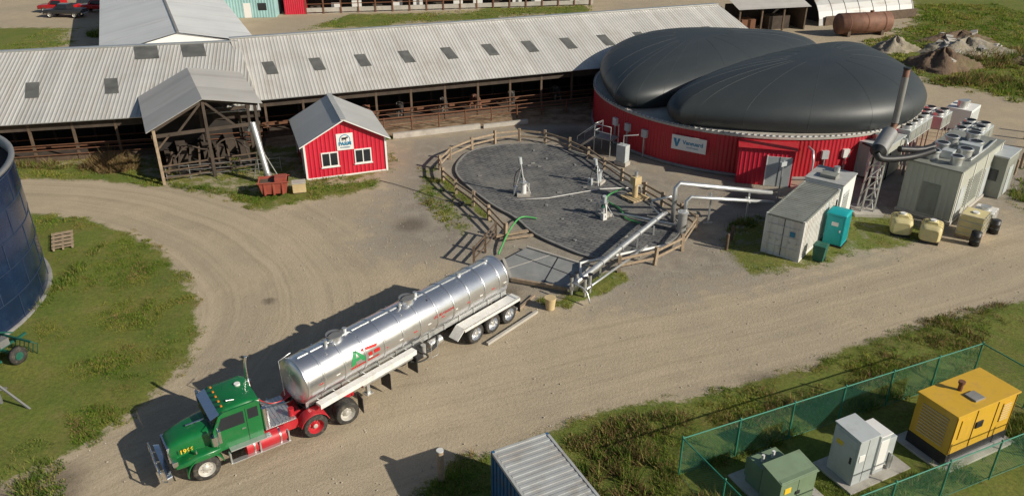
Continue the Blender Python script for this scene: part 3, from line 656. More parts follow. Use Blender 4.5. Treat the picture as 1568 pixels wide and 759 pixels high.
for s in(-.9,.9): b.lathe([(-.1,.2),(-.12,.42),(.12,.42),(.1,.2)],Matrix.Translation((0,s,.45))@Matrix.Rotation(R(90),4,'Z'),M['rub'],18);b.cyl((0,s-.13,.45),(0,s+.13,.45),.2,g_)
b.beam((-1.5,0,.6),(1.3,0,.7),.1,.1,g_);b.beam((0,-1,.5),(0,1,.5),.12,.12,g_);b.beam((-1,-1.2,.8),(-1,1.2,.8),.1,.1,g_)
for i in range(9): b.tube([(-1,-1.1+i*.28,.8),(-1.35,-1.1+i*.28,.55),(-1.3,-1.1+i*.28,.1)],.025,g_,5);b.tube([(.6,-1.1+i*.28,.9),(.95,-1.1+i*.28,.55),(.8,-1.1+i*.28,.1)],.025,g_,5)
b.beam((.6,-1.2,.9),(.6,1.2,.9),.08,.08,g_);b.beam((0,0,.6),(-.2,.2,1.6),.1,.1,g_);b.beam((-.2,.2,1.6),(.9,.3,.9),.06,.06,g_);b.box(-.2,.3,-.2,.2,.75,1.1,M['dkgalv']);b.done("hay_rake",(-23.9,30.6),70)
b=B()
b.beam((0,0,.1),(0,0,1.2),.1,.1,M['dkgalv']);b.beam((0,0,1.2),(1.2,-.8,.05),.08,.08,M['dkgalv']);b.beam((0,0,1.1),(-2.5,-.5,1.1),.1,.12,M['dkgalv']);b.beam((-2.5,-.5,0),(-2.5,-.5,1.2),.1,.1,M['dkgalv']);b.beam((-2.4,.6,.5),(.2,.5,.5),.1,.1,M['dkgalv']);b.box(-2.6,-1,-1.6,-.6,.1,.6,M['dkgalv'])
b.done("steel_trestle",(-22.1,27.2),20)

# ------------------------------------------------------------ digester
DC=(20.6,66.6);DR=13.4;zw=3.15
b=B();ns=1120
vs=[]
for z in(0,zw):
    for k in range(ns):
        t=2*math.pi*k/ns;r=DR+(.035 if k%4 in(0,1) else 0);vs.append((r*math.cos(t),r*math.sin(t),z))
b.add(vs,[(k,(k+1)%ns,ns+(k+1)%ns,ns+k) for k in range(ns)],M['redwall'])
b.lathe([(zw-.1,DR-.1),(zw-.1,DR+.12),(zw+.06,DR+.12),(zw+.06,0.01)],RY,M['conc'],160,smooth=False)
b.lathe([(zw+.08,DR-.10),(zw+.14,DR+.0),(zw+.08,DR+.08)],RY,M['whited'],160)
for k in range(200):
    t=2*math.pi*k/200;b.box(-.045,.045,-.045,.045,zw+.05,zw+.2,M['dkgalv'],Matrix.Rotation(t,4,'Z')@Matrix.Translation((DR+.05,0,0)))
b.lathe([(0,DR),(0,DR+.18),(.22,DR+.18),(.22,DR)],RY,M['concd'],120)
dg=b.done("digester_tank",DC)
def lobe(name,sgn,seam,Hh):
    b=B();n=160;pts=[]
    a=12.9;ym=3.3;yin=-.3
    for k in range(n):
        t=2*math.pi*k/n;x=a*math.cos(t);s=math.sin(t)
        if s>=0: yo=math.sqrt(13.5**2-x*x);y=ym+(yo-ym)*s**.72
        else: y=ym-(ym-yin)*(-s)**.72
        pts.append((x,y*sgn))
    cy=6.1*sgn;m=34;vs=[];ph0=R(-20)
    for i in range(m+1):
        ph=ph0+(math.pi/2-ph0)*i/m
        r=max(math.cos(ph),0)**.94/math.cos(ph0)**.94;z=zw+.1+Hh*(math.sin(ph)-math.sin(ph0))/(1-math.sin(ph0))
        for x,y in pts: vs.append((x*r,cy+(y-cy)*r,z))
    fs=[(i*n+k,i*n+(k+1)%n,(i+1)*n+(k+1)%n,(i+1)*n+k) for i in range(m) for k in range(n)]
    b.add(vs,fs,M['dome'],True)
    for k in range(0,n,8): b.tube([Vector(vs[i*n+k]) for i in range(0,m-3)],.012,M['domeseam'],4)
    return b.done(name,(0,0,0),seam,parent=dg)
lobe("membrane_dome_front",-1,40,3.75);lobe("membrane_dome_back",1,40,3.5)
def atwall(t,r=DR): return (r*math.cos(R(t)),r*math.sin(R(t)))
b=B()
x0,x1=-1.9,1.9
b.box(x0,x1,-1.2,1.0,0,2.75,M['red']);b.add([(x0-.1,-1.35,2.75),(x1+.1,-1.35,2.75),(x1+.1,1.0,3.05),(x0-.1,1.0,3.05)],[(0,1,2,3)],M['redp'])
b.box(.1,1.75,-1.25,-1.19,0,2.2,M['cabgrey']);b.box(.9,.94,-1.27,-1.24,0,2.2,M['blk']);b.box(.02,.1,-1.26,-1.19,0,2.28,M['white'])
p=atwall(-100,DR+.1);b.done("digester_entry",(p[0],p[1],0),-14,parent=dg,bevel=.01)
p=atwall(-123.5,DR+.14)
b=B();b.box(-1.35,1.35,-.05,.0,-.55,.55,M['white']);b.prof([(-1.22,.3),(-1.0,.3),(-.92,-.05),(-.84,.3),(-.66,.3),(-.86,-.32),(-1.0,-.32)],-.065,-.05,M['bt'])
sg=b.done("company_sign",(p[0],p[1],1.95),-33.5,parent=dg)
text("sign_text","Vanguard",.42,(.32,-.055,.07),(R(90),0,0),M['bt'],sg,off=.012);text("sign_small_text","RENEWABLES",.15,(.32,-.055,-.27),(R(90),0,0),M['bt'],sg)
b=B()
for t in(-140,-148,-155,-82,-75,-60,-52,-45):
    p=atwall(t,DR+.1);Mx=Matrix.Translation((p[0],p[1],1.9))@Matrix.Rotation(R(t+90),4,'Z')
    b.box(-.25,.25,-.15,.1,-.3,.3,M['whited'] if t%2 else M['cabgrey'],Mx);b.box(-.04,.04,-.1,.05,-1.9,-.3,M['galv'],Mx)
for t in(-88,-70,-56,-64):
    p=atwall(t,DR+.3);q=atwall(t,DR+1.5)
    b.tube([(p[0],p[1],2.6),(q[0],q[1],2.6),(q[0],q[1],0)],.09,M['blk' if t in(-70,-64) else 'galv'],8,1)
b.done("wall_fittings",(0,0,0),0,parent=dg)
b=B();b.box(0,1.6,0,1.2,1.3,1.38,M['dkgalv'])
for x in(.05,1.55):
    for y in(.05,1.15): b.cyl((x,y,0),(x,y,2.4),.035,M['galv'],n=6)
for z in(1.85,2.4): b.tube([(.05,.05,z),(1.55,.05,z)],.03,M['galv'],6);b.tube([(.05,.05,z),(.05,1.15,z)],.03,M['galv'],6)
for i in range(6): b.box(-.25-i*.27,0-i*.27,.1,1.1,1.14-i*.21,1.18-i*.21,M['galv'])
for y in(.08,1.12): b.beam((0,y,1.3),(-1.6,y,0),.05,.15,M['galv']);b.tube([(0,y,2.3),(-1.6,y,1.0),(-1.6,y,0)],.025,M['galv'],6)
b.done("access_stairs",(6.4,58.8),-40)
b=B();b.box(-.4,.4,-.3,.3,.3,1.6,M['cabgrey']);b.box(-.5,.5,-.35,.35,0,.3,M['conc']);b.tube([(0,0,1.6),(0,0,2.3),(.9,.6,2.4)],.05,M['galv'],6);b.done("control_cabinet",(8.4,56.2),-40,bevel=.01)

# ------------------------------------------------------------ covered pit
PAD=[(-4.2,56.5),(-3.3,59.2),(-.7,60.6),(2.4,60.7),(5.2,58.7),(7.2,55.9),(8.9,52.0),(9.9,48.0),(10.9,45.4),(10.4,43.5),(8.5,41.8),(6.4,40.7),(4.6,40.7),(3.0,42.2),(1.3,44),(.3,46.4),(-1.1,48),(-3,51.4),(-4.2,54.1)]
def smooth(P,k=2):
    for _ in range(k):
        Q=[]
        for a,c in zip(P,P[1:]+P[:1]): Q+= [(a[0]*.75+c[0]*.25,a[1]*.75+c[1]*.25),(a[0]*.25+c[0]*.75,a[1]*.25+c[1]*.75)]
        P=Q
    return P
SP=smooth(PAD)
b=B();b.ext(SP,-.1,.12,M['pad'],M['concd'])
for a,c in zip(SP,SP[1:]+SP[:1]): b.beam((a[0],a[1],.1),(c[0],c[1],.1),.14,.10,M['concd'])
for i in range(26):
    x,y=random.uniform(-3,9),random.uniform(42,59)
    if sdf(np.array([x]),np.array([y]),PAD)[0]>.8: b.ob((x,y,.15),(random.uniform(.15,.35),random.uniform(.1,.2),.07),(0,0,random.uniform(0,180)),M['concd'])
b.done("covered_digestate_pit")
b=B();SL=[(-.5,40.3),(.9,41.9),(4.4,39.5),(3.0,36.9),(-.05,38.0)]
b.ext(SL[::-1],-.1,.18,M['slab'])
b.beam((-.5,40.3,.2),(-.05,38,.2),.16,.16,M['conc']);b.beam((-.05,38,.2),(3,36.9,.2),.16,.2,M['wood']);b.beam((.9,41.9,.2),(4.4,39.5,.2),.14,.14,M['conc'])
b.beam((.2,41.0,.185),(3.7,38.2,.185),.05,.03,M['blk']);b.beam((1.7,37.45,.187),(2.7,40.6,.187),.05,.03,M['blk']);b.beam((-.3,39.2,.186),(2.2,40.9,.186),.03,.03,M['conc'])
b.done("concrete_loading_slab")
FP=[(-.4,43.6),(-1.5,46.2),(-2.6,48.4),(-3.9,50.6),(-5.0,52.9),(-5.4,55.2),(-4.8,57.3),(-3.2,59.5),(-1.4,61),(.6,61.7),(2.7,61.2),(4.6,59.2),(5.9,57.3),(6.9,54.9),(7.9,52.6),(9.2,50.2),(10.1,48.4),(11.0,46.4),(11.6,44.7),(10.2,41.9),(8.3,40.1),(6.1,39.2)]
b=B()
for i,(x,y) in enumerate(FP): b.ob((x,y,.5),(.19,.19,1.05+.1*(i%3)),(random.uniform(-3,3),random.uniform(-3,3),random.uniform(0,90)),M['wood'])
for (a,c) in zip(FP,FP[1:]):
    for z in(.42,.84): b.beam((a[0],a[1],z+random.uniform(-.04,.04)),(c[0],c[1],z+random.uniform(-.04,.04)),.05,.15,M['wood'])
b.done("wooden_rail_fence")
b=B()
G_=[(-2.2,40.0),(-1.6,41.6),(-1.0,43.4)]
for x,y in G_: b.box(x-.07,x+.07,y-.07,y+.07,0,1.2,M['wooddk'])
for a,c in zip(G_,G_[1:]):
    for z in(.4,.75,1.1): b.beam((*a,z),(*c,z),.05,.1,M['wooddk'])
b.beam((-1.0,43.4,.2),(1.0,44.2,.2),.25,.1,M['wood']);b.beam((-.6,43.0,.2),(1.3,43.6,.2),.2,.1,M['wood']);b.done("wooden_gate")
def mixer(x,y,h,ang,m1='galv',m2='white'):
    b=B();b.box(-.45,.45,-.35,.35,.12,.3,M['conc']);b.cyl((0,0,.3),(0,0,1.0),.2,M[m2]);b.cyl((0,0,1.0),(0,0,1.1),.27,M[m1])
    b.cyl((0,0,1.1),(-.25,.2,h),.06,M[m1]);b.cyl((-.22,.17,h-.35),(-.28,.22,h+.12),.14,M['cabgrey']);b.beam((-.1,.1,h*.6),(.5,-.2,.3),.04,.04,M[m1])
    b.beam((-.15,.1,h*.8),(-.7,-.3,.2),.03,.03,M[m1]);b.cyl((-.2,.16,h*.55),(-.02,.16,h*.55),.12,M['dkgrn'],n=12)
    b.tube([(-.2,.2,h*.75),(-.6,.3,h*.6),(-.7,.4,.3)],.03,M['blk'],6,1);b.box(-.7,-.4,.25,.55,.12,.6,M[m2]);b.cyl((.35,.3,.3),(.35,.3,.9),.08,M[m1])
    b.done("submersible_mixer",(x,y,0),ang,bevel=.008)
mixer(.8,50.0,2.7,0);mixer(6.2,52.2,1.9,60,'galv','cabgrey');mixer(6.0,46.7,1.5,120,'galv','whited')
b=B()
for i in range(6): b.box(-.7+i*.25,-.52+i*.25,-.7,.7,.26,.3,M['tan'])
for y in(-.6,0,.6): b.box(-.7,.75,y-.05,y+.05,.14,.26,M['wood'])
b.cyl((0,0,.3),(0,0,1.3),.2,M['tan']);b.box(-.3,.3,-.25,.25,1.2,1.75,M['tan']);b.cyl((.0,0,1.7),(0,0,2.1),.12,M['galv']);b.tube([(.2,0,1),(.6,.1,.9),(.7,.1,.3)],.07,M['galv'],8,1)
b.done("pump_on_pallet",(8.4,49.4),35,bevel=.008)
b=B()
b.tube([(3.4,36.6,.3),(3.5,36.7,.8),(4.2,37.6,.8),(9.3,44.5,1.1),(9.7,44.8,1.1)],.16,M['galv'],12)
b.tube([(3.9,36.3,.3),(4.0,36.4,.5),(4.8,37.4,.5),(8.0,41.4,.55)],.07,M['galv'],12)
b.tube([(3.8,37.5,.45),(3.9,39.6,.35),(6.8,40.9,.35),(9.3,41.6,.5)],.08,M['white'],8)
for t in(.15,.4,.65,.9):
    x,y=4.2+5.1*t,37.6+6.9*t;b.cyl((x,y,.8+.3*t),(x+.05,y+.07,.8+.3*t),.21,M['galv']);b.box(x-.05,x+.05,y-.05,y+.05,0,.7,M['galv'])
for x,y in((3.2,36.5),(3.5,36.9),(3.9,36.3),(4.2,36.7)): b.cyl((x,y,.1),(x,y,1.2),.08,M['galv']);b.cyl((x,y,1.2),(x,y,1.25),.14,M['blk']);b.box(x-.11,x+.11,y-.11,y+.11,.4,.62,M['dkgalv'])
b.tube([(3.2,36.2,1.0),(3.9,35.6,.9),(4.1,35.4,.2)],.05,M['galv'],8,1)
b.done("discharge_pipework")
b=B()
b.tube([(10.3,45.6,.1),(10.3,45.6,2.5),(10.6,45.9,2.7),(16.6,46.2,1.9)],.15,M['galv'],12);b.tube([(10.9,44.9,.1),(10.9,44.9,1.9),(11.2,45.1,2.1),(16.6,45.6,1.5)],.12,M['galv'],12)
b.cyl((10.6,44.2,.1),(10.6,44.2,1.4),.28,M['galv'],n=16);b.cyl((10.6,44.2,1.4),(10.6,44.2,1.5),.36,M['galv'],n=16);b.tube([(9.7,46,.3),(8.7,46.4,1.2),(10.2,46.1,1.7)],.08,M['galv'],8,1)
for x in(12.6,15.0): b.box(x-.05,x+.05,45.6,45.7,0,2.1,M['galv']);b.box(x-.3,x+.3,45.55,45.75,0,.1,M['conc']);b.box(x-.05,x+.05,45.3,46.2,1.9-.11*(x-12),1.97-.11*(x-12),M['galv'])
b.tube([(7.0,46.5,.3),(8.6,45.6,.35),(10.3,44.6,.4)],.09,M['galv'],8);b.tube([(-.2,49.0,.17),(2.5,49.4,.17),(6.2,51.0,.17),(8.2,51.2,.17)],.035,M['whited'],6)
b.done("overhead_biogas_pipe")
for pts in([(1.6,46.0,.2),(.6,46.1,.35),(.1,45.0,.3),(-.3,43.5,.3),(-.6,42.0,.25),(-.8,41.2,.1)],[(8.2,45.2,.25),(7.2,46,.2),(7.3,47.5,.2),(6.4,48.7,.2),(6.5,49.6,.3),(7.6,49.6,.8)]):
    b=B();b.tube(pts,.055,M['hose'],8,3);b.done("green_hose")
b=B()
for z0,z1,r0,r1 in((0,.6,.24,.29),(.6,.68,.31,.31)): b.cyl((0,0,z0),(0,0,z1),r0,M['tan'],r1,n=18)
b.tube([(-.3,0,.6),(0,-.32,.45),(.3,0,.6)],.012,M['galv'],5,2);b.done("plastic_bucket",(2.0,35.2))
b=B();b.beam((-1.2,31.8,.07),(1.3,34.8,.07),.14,.14,M['conc']);b.beam((-.3,34.0,.05),(1.2,36.5,.05),.12,.12,M['wood']);b.done("concrete_kerb")
b=B();b.tube([(-.4,35.0,.12),(-1.6,35.6,.1),(-2.0,36.8,.1),(-1.2,38.2,.1),(-.9,40.2,.1)],.08,M['blk'],8,3);b.done("black_hose")
b=B();b.ob((0,0,.12),(.35,.3,.2),(0,0,20),M['blk']);b.tube([(0,0,.1),(-1,.6,.04),(-4.5,3.4,.04),(-6.2,4.4,.04)],.02,M['blk'],5,2);b.done("reel_and_wire_shadow",(-3.4,48.5))  # thin black tube along the ground imitates the cast shadow of a wire

# ------------------------------------------------------------ containers
def container(name,loc,ang,L,W,H,side,roof,door=True,end=None):
    b=B();end=end or side
    b.box(.04,L-.04,.05,W-.05,.12,H-.05,side)
    x=.25
    while x<L-.25: 
        b.box(x,x+.14,.01,.06,.2,H-.2,side);b.box(x,x+.14,W-.06,W-.01,.2,H-.2,side);b.box(x,x+.13,.12,W-.12,H-.06,H-.015,roof);x+=.28
    y=.25
    if not door:
        while y<W-.3: b.box(.01,.05,y,y+.14,.2,H-.2,end);y+=.28
    b.box(.06,L-.06,.08,W-.08,H-.06,H-.035,roof)
    for x0 in(0,L-.12):
        for y0 in(0,W-.12): b.box(x0,x0+.12,y0,y0+.12,0,H,side)
    for y0 in(0,W-.1): b.box(.12,L-.12,y0,y0+.1,H-.12,H,roof);b.box(.12,L-.12,y0,y0+.1,0.02,.16,side)
    for x0 in(0,L-.1): b.box(x0,x0+.1,.12,W-.12,H-.12,H,roof);b.box(x0,x0+.1,.12,W-.12,.02,.16,side)
    if door:
        b.box(-.01,.03,W/2-.015,W/2+.015,.15,H-.12,M['blk'])
        for y in(.35,.8,W-.8,W-.35): b.cyl((-.04,y,.1),(-.04,y,H-.08),.022,M['galv'],n=6);b.box(-.06,0,y-.15,y+.02,1.05,1.1,M['galv'])
        for z in(.7,1.4,2.0): b.box(-.015,.03,.2,W-.2,z,z+.03,side)
        b.box(-.02,-.005,.45,.75,1.5,1.8,M['bt'])
    return b.done(name,loc,ang,bevel=.006)
container("white_shipping_container",(16.65,40.25),52,6.2,2.3,2.6,M['whited'],M['croofd'])
ux,uy=math.cos(R(52)),math.sin(R(52))
b=B();b.box(0,2.6,-.1,2.3,.15,2.75,M['white']);b.box(-.05,2.65,-.15,2.35,2.75,2.83,M['croof']);b.box(.4,1.5,-.14,-.1,.5,2.1,M['cabgrey'])
for i in range(8): b.box(.5,1.4,-.17,-.13,.6+i*.17,.66+i*.17,M['croofd'])
b.box(0,2.6,0,2.2,0,.15,M['concd']);b.box(.5,1.3,.6,1.6,2.83,3.05,M['croofd']);b.cyl((2,1,2.83),(2,1,3.2),.2,M['galv'])
b.done("equipment_enclosure",(16.65+6.4*ux,40.25+6.4*uy),52,bevel=.01)
b=B();b.cyl((0,0,0),(0,0,2.9),.05,M['galv'],n=8);b.box(-.25,.25,-.1,.1,2.5,2.8,M['cabgrey']);b.done("lamp_mast",(18.2,49.4),30)
b=B();b.box(-.55,.55,-.55,.55,.12,2.05,M['teal']);b.box(-.6,.6,-.6,.6,0,.12,M['blk'])
b.loft([(-.6,0,.6,2.0,2.10),(-.45,0,.58,2.03,2.2),(.45,0,.58,2.03,2.2),(.6,0,.6,2.0,2.10)],M['teal'],6,16)
for s in(-.45,-.22,0,.22,.45): b.box(s-.04,s+.04,-.58,-.55,.25,1.95,M['teal'])
b.box(-.58,-.55,-.42,.42,.15,1.95,M['teal']);b.box(-.6,-.57,-.38,-.3,1.0,1.15,M['white']);b.box(-.595,-.575,-.2,.2,1.35,1.6,M['white']);b.box(.55,.58,-.4,.4,1.6,1.85,M['blk'])
b.cyl((.4,.4,2.1),(.4,.4,2.6),.05,M['blk'],n=8);b.done("portable_toilet",(19.7,42.9),52,bevel=.02)
b=B();b.add([(-.26,-.28,.05),(.26,-.28,.05),(.26,.28,.05),(-.26,.28,.05),(-.32,-.36,1.0),(.32,-.36,1.0),(.32,.36,1.0),(-.32,.36,1.0)],[(0,3,2,1),(0,1,5,4),(1,2,6,5),(2,3,7,6),(3,0,4,7)],M['dkgrn'])
b.loft([(-.36,0,.38,.98,1.06),(0,0,.38,.98,1.12),(.36,0,.38,.98,1.06)],M['dkgrn'],5,12)
for y in(-.3,.3): b.cyl((.27,y-.03,.12),(.27,y+.03,.12),.12,M['rub'])
b.done("wheelie_bin",(17.95,40.6),52,bevel=.01)
container("blue_shipping_container",(-.75,21.35),-63.4,6.06,2.3,2.6,M['blue'],M['croof'],door=False)

# ------------------------------------------------------------ genset building
b=B();L,W=8.4,3.3;H=3.5
b.box(0,L,0,W,.2,H,M['grng']);b.box(-.05,L+.05,-.05,W+.05,H,H+.1,M['croofd']);b.box(-.1,L+.1,-.1,W+.1,0,.2,M['conc'])
for x,y,r in((1.2,2.3,.42),(1.1,.8,.36),(3.0,.9,.42),(3.2,2.4,.4),(5,2.4,.42),(5,.9,.42),(6.8,1.6,.45)):
    b.cyl((x,y,H+.1),(x,y,H+.6),r,M['galv'],n=20);b.cyl((x,y,H+.6),(x,y,H+.64),r*.8,M['blk'],n=20);b.lathe([(H+.55,r),(H+.55,r+.06),(H+.68,r+.06),(H+.68,r-.05)],Matrix.Translation((x,y,0))@RY,M['galv'],20)
b.box(1.8,2.5,1.3,2.0,H+.1,H+.6,M['cabgrey']);b.box(3.8,4.4,.3,1.6,H+.1,H+.7,M['cabgrey']);b.tube([(2.2,.3,H+.2),(5.5,.3,H+.2),(7.8,.4,H+.2)],.07,M['galv'],8)
b.box(-.04,0,1.0,2.1,.3,2.4,M['croofd'])
for i in range(12): b.box(2.0,4.6,-.06,0,.6+i*.17,.68+i*.17,M['croofd'])
for x in(.6,5.4,6.9): b.box(x,x+.9,-.04,0,.25,2.3,M['cabgrey']);
for x in(.2,2.7,5.1,8.0): b.box(x-.05,x+.05,-.05,0,.2,H,M['whited'])
b.tube([(1.2,2.3,H+.9),(.3,W-.5,H+.75),(-1.2,W+.3,H+1.0)],.2,M['blk'],12,1)
b.done("generator_building",(28.0,45.5),45,bevel=.008)
b=B()
b.cyl((.15,-.1,4.4),(1.3,1.6,5.0),.52,M['dkgalv'],n=24);b.cyl((0,-.33,4.32),(.15,-.1,4.4),.25,M['blk'],.52,n=24);b.cyl((1.3,1.6,5.0),(1.5,1.9,5.1),.52,M['dkgalv'],.22,n=24)
b.tube([(1.5,1.9,5.1),(1.75,2.2,5.4),(1.7,2.1,9.1)],.20,M['rustlt'],16,1);b.cyl((1.7,2.1,5.6),(1.7,2.1,8.6),.215,M['dkgalv'],n=16);b.cyl((1.7,2.1,9.1),(1.7,2.1,9.2),.24,M['blk'],n=16)
b.tube([(0,-.3,4.3),(.2,-.5,3.95),(2.4,.2,3.9),(3.9,.6,4.3)],.22,M['blk'],12,2)
for x,y in((-.1,-.1),(.7,-.1),(-.1,.7),(.7,.7)): b.beam((x,y,0),(x*.8+.3,y*.8+.3,4.2),.1,.1,M['galv'])
for i in range(5):
    z=.2+i*.8
    b.beam((-.05,-.05,z),(.7,0,z+.8),.05,.05,M['galv']);b.beam((.7,0,z),(.7,.7,z+.8),.05,.05,M['galv']);b.beam((-.05,.7,z),(-.05,-.05,z+.8),.05,.05,M['galv']);b.beam((0,0,z),(.7,0,z),.05,.05,M['galv'])
b.box(-.6,1.2,-.6,1.2,0,.2,M['conc']);b.done("exhaust_stack",(23.1,47.2),-4)
def cooler(x,y,ang,n,z=2.3):
    b=B();L=n*1.25
    b.box(0,L,0,2.1,z-1.0,z,M['cabgrey']);
    for i in range(n+1): 
        for yy in(.05,2.0): b.box(min(i*1.25,L-.08),min(i*1.25,L-.08)+.08,yy,yy+.08,0,z-1,M['galv'])
    for i in range(n):
        for yy in(.55,1.55): b.lathe([(z,.46),(z+.25,.44),(z+.25,.40)],Matrix.Translation((.62+i*1.25,yy,0))@RY,M['galv'],18);b.cyl((.62+i*1.25,yy,z),(.62+i*1.25,yy,z+.08),.42,M['blk'],n=18)
        b.box(i*1.25+.1,i*1.25+1.15,-.03,0,z-.9,z-.1,M['croofd'])
    b.done("fan_cooler",(x,y),ang,bevel=.006)
cooler(29.3,55.2,47,4,3.0);cooler(33.6,54.2,47,4,2.6);cooler(35.0,61.5,47,2,2.0)
b=B();b.box(0,3.6,0,2.2,.1,2.6,M['grng']);b.box(-.05,3.65,-.05,2.25,2.6,2.7,M['cabgrey']);b.cyl((1,1,2.7),(1,1,3.2),.35,M['galv']);b.cyl((2.4,1,2.7),(2.4,1,3.1),.4,M['galv']);b.box(-.03,0,.3,1.2,.2,2.1,M['white']);b.done("gas_treatment_skid",(26.6,52.6),47,bevel=.01)
b=B();b.box(0,2.6,0,2.0,.1,1.9,M['white']);b.box(.2,2.4,-.03,0,.3,1.7,M['cabgrey']);b.cyl((.7,1,1.9),(.7,1,2.5),.4,M['galv']);b.cyl((1.9,1,1.9),(1.9,1,2.3),.3,M['galv']);b.done("chiller_unit",(38.5,63.6),47,bevel=.01)
b=B();b.box(0,2.6,0,2.4,0,2.9,M['croofd']);b.box(-.05,2.65,-.05,2.45,2.9,3.0,M['cabgrey']);b.box(.8,1.7,-.04,0,.1,2.1,M['cabgrey']);b.box(-.04,0,.4,1.2,1.2,2.0,M['glass']);b.done("control_room",(33.4,49.6),45,bevel=.01)
def polytank(x,y,ang):
    b=B();b.loft([(-.72,0,.45,.2,.95),(-.6,0,.6,.14,1.15),(.6,0,.6,.14,1.15),(.72,0,.45,.2,.95)],M['cream'],5,20)
    b.loft([(-.3,0,.3,1.1,1.3),(.3,0,.3,1.1,1.3)],M['cream'],4,14);b.cyl((0,0,1.28),(0,0,1.38),.18,M['white'])
    for x_ in(-.35,0,.35): b.loft([(x_-.04,0,.63,.12,1.18),(x_+.04,0,.63,.12,1.18)],M['cream'],5,20)
    b.box(-.65,.65,-.55,.55,0,.14,M['blk']);b.done("poly_chemical_tank",(x,y),ang)
polytank(24.3,44.3,70);polytank(25.7,43.3,60)
b=B();b.box(-.8,.8,-.7,.7,0,.15,M['wood']);b.box(-.75,.75,-.65,.65,.15,1.5,M['cream'])
for x in(-.76,-.38,0,.38,.76): b.box(x-.02,x+.02,-.7,-.66,.15,1.55,M['galv']);b.box(x-.02,x+.02,.66,.7,.15,1.55,M['galv'])
for z in(.3,.7,1.1,1.5): b.box(-.79,.79,-.72,-.69,z,z+.04,M['galv']);b.box(-.8,-.76,-.7,.7,z,z+.04,M['galv'])
b.cyl((0,0,1.5),(0,0,1.58),.2,M['white']);b.done("caged_liquid_tote",(28.6,44.0),48,bevel=.02)
b=B();b.box(-.7,.7,-.6,.6,.1,1.1,M['whited']);b.cyl((0,0,1.1),(0,0,1.3),.3,M['galv']);b.box(-.8,.8,-.7,.7,0,.1,M['concd'])
for x in(-.72,-.24,.24,.72): b.box(x-.02,x+.02,-.65,-.61,.1,1.15,M['galv'])
b.done("caged_liquid_tote",(30.1,45.5),48,bevel=.03)
for x,y in((28.1,42.6),(30.2,44.3)):
    b=B();b.lathe([(0,.0),(0,.29),(.3,.29),(.31,.31),(.33,.29),(.6,.29),(.61,.31),(.63,.29),(.88,.29),(.88,0)],Matrix.Translation((0,0,0))@RY,M['blk'],18);b.done("oil_drum",(x,y))
for i,(x,y) in enumerate([(37.2,54.2),(38.4,55.5),(39.6,56.8),(36.9,58.4),(41.6,60.0),(42.6,62.1),(44,63.8)]):
    b=B();b.cyl((0,0,0),(0,0,1.15),.12,M['wood'],n=12);b.sphere((0,0,1.15),.12,M['wood'],10,(1,1,.5));b.done("wooden_bollard",(x,y))
for x,y in((13.5,43.2),(12.9,42.0)):
    b=B();b.cyl((0,0,0),(0,0,1.0),.1,M['wooddk'],n=12);b.sphere((0,0,1.0),.1,M['wooddk'],10,(1,1,.5));b.done("wooden_bollard",(x,y))
b=B();b.cyl((0,0,0),(0,0,1.42),.13,M['wood'],n=14);b.cyl((0,0,1.42),(0,0,1.46),.14,M['whited'],n=14);b.box(-.03,.03,-.15,-.12,1.1,1.3,M['galv']);b.done("timber_post",(-2.7,22.7))

# ------------------------------------------------------------ fenced compound
A=(6.4,22.9);Bc=(21.0,29.2);C=(23.1,24.8);Dd=(8.5,18.5)
def clfence(name,p,q,h=1.85):
    L=math.hypot(q[0]-p[0],q[1]-p[1]);ang=math.degrees(math.atan2(q[1]-p[1],q[0]-p[0]))
    b=B();n=max(1,round(L/2.7))
    for i in range(n+1): x=i*L/n;b.cyl((x,0,0),(x,0,h+.06),.035,M['fgrn'],n=8);b.sphere((x,0,h+.07),.045,M['fgrn'],8)
    b.cyl((0,0,h),(L,0,h),.028,M['fgrn'],n=6);b.cyl((0,0,.08),(L,0,.08),.01,M['fgrn'],n=5)
    b.add([(0,.02,.05),(L,.02,.05),(L,.02,h),(0,.02,h)],[(0,1,2,3)],M['link']);b.done(name,p,ang)
clfence("chain_link_fence",A,Bc);clfence("chain_link_fence",Bc,C);clfence("chain_link_fence",Dd,C);clfence("chain_link_fence",A,Dd)
an=26
b=B();b.box(-.3,3.9,-.3,2.1,0,.1,M['conc'])
b.box(0,3.6,0,1.75,.1,.62,M['blk']);b.box(.02,3.58,.02,1.73,.62,2.45,M['yel']);b.box(-.03,3.63,-.03,1.78,2.45,2.52,M['yel'])
for x in(.35,2.75): b.box(x,x+.5,-.015,.02,1.3,2.2,M['yel'])
for i in range(7): b.box(2.75,3.25,-.03,-.005,1.35+i*.12,1.4+i*.12,M['tan'])
for x in(.05,1.2,2.4,3.5): b.box(x-.012,x+.012,-.008,.03,.65,2.43,M['rust'])
for i in range(10): b.box(-.02,.03,.3,1.45,.85+i*.14,.91+i*.14,M['tan'])
b.box(1.3,1.7,-.03,.02,1.5,1.8,M['blk']);b.box(1.35,1.9,.3,.8,2.52,2.6,M['concd']);b.cyl((1.5,1.1,2.5),(1.5,1.1,2.85),.09,M['rust']);b.cyl((1.5,1.1,2.85),(1.5,1.1,2.95),.13,M['rust'])
b.box(.1,3.4,-.1,0,.2,.3,M['galv']);b.cyl((3.6,.5,.35),(4.0,.5,.35),.12,M['blk']);b.done("yellow_diesel_generator",(16.75,23.3),an,bevel=.015)
b=B();b.box(-.3,2.9,-.3,1.6,0,.1,M['conc']);b.box(0,.95,0,1.2,.1,2.2,M['cabgrey']);b.add([(-.04,-.04,2.2),(.99,-.04,2.2),(.99,1.24,2.28),(-.04,1.24,2.28),(-.04,-.04,2.24),(.99,-.04,2.24),(.99,1.24,2.33),(-.04,1.24,2.33)],[(4,5,6,7),(0,1,5,4),(1,2,6,5),(2,3,7,6),(3,0,4,7)],M['cabgrey'])
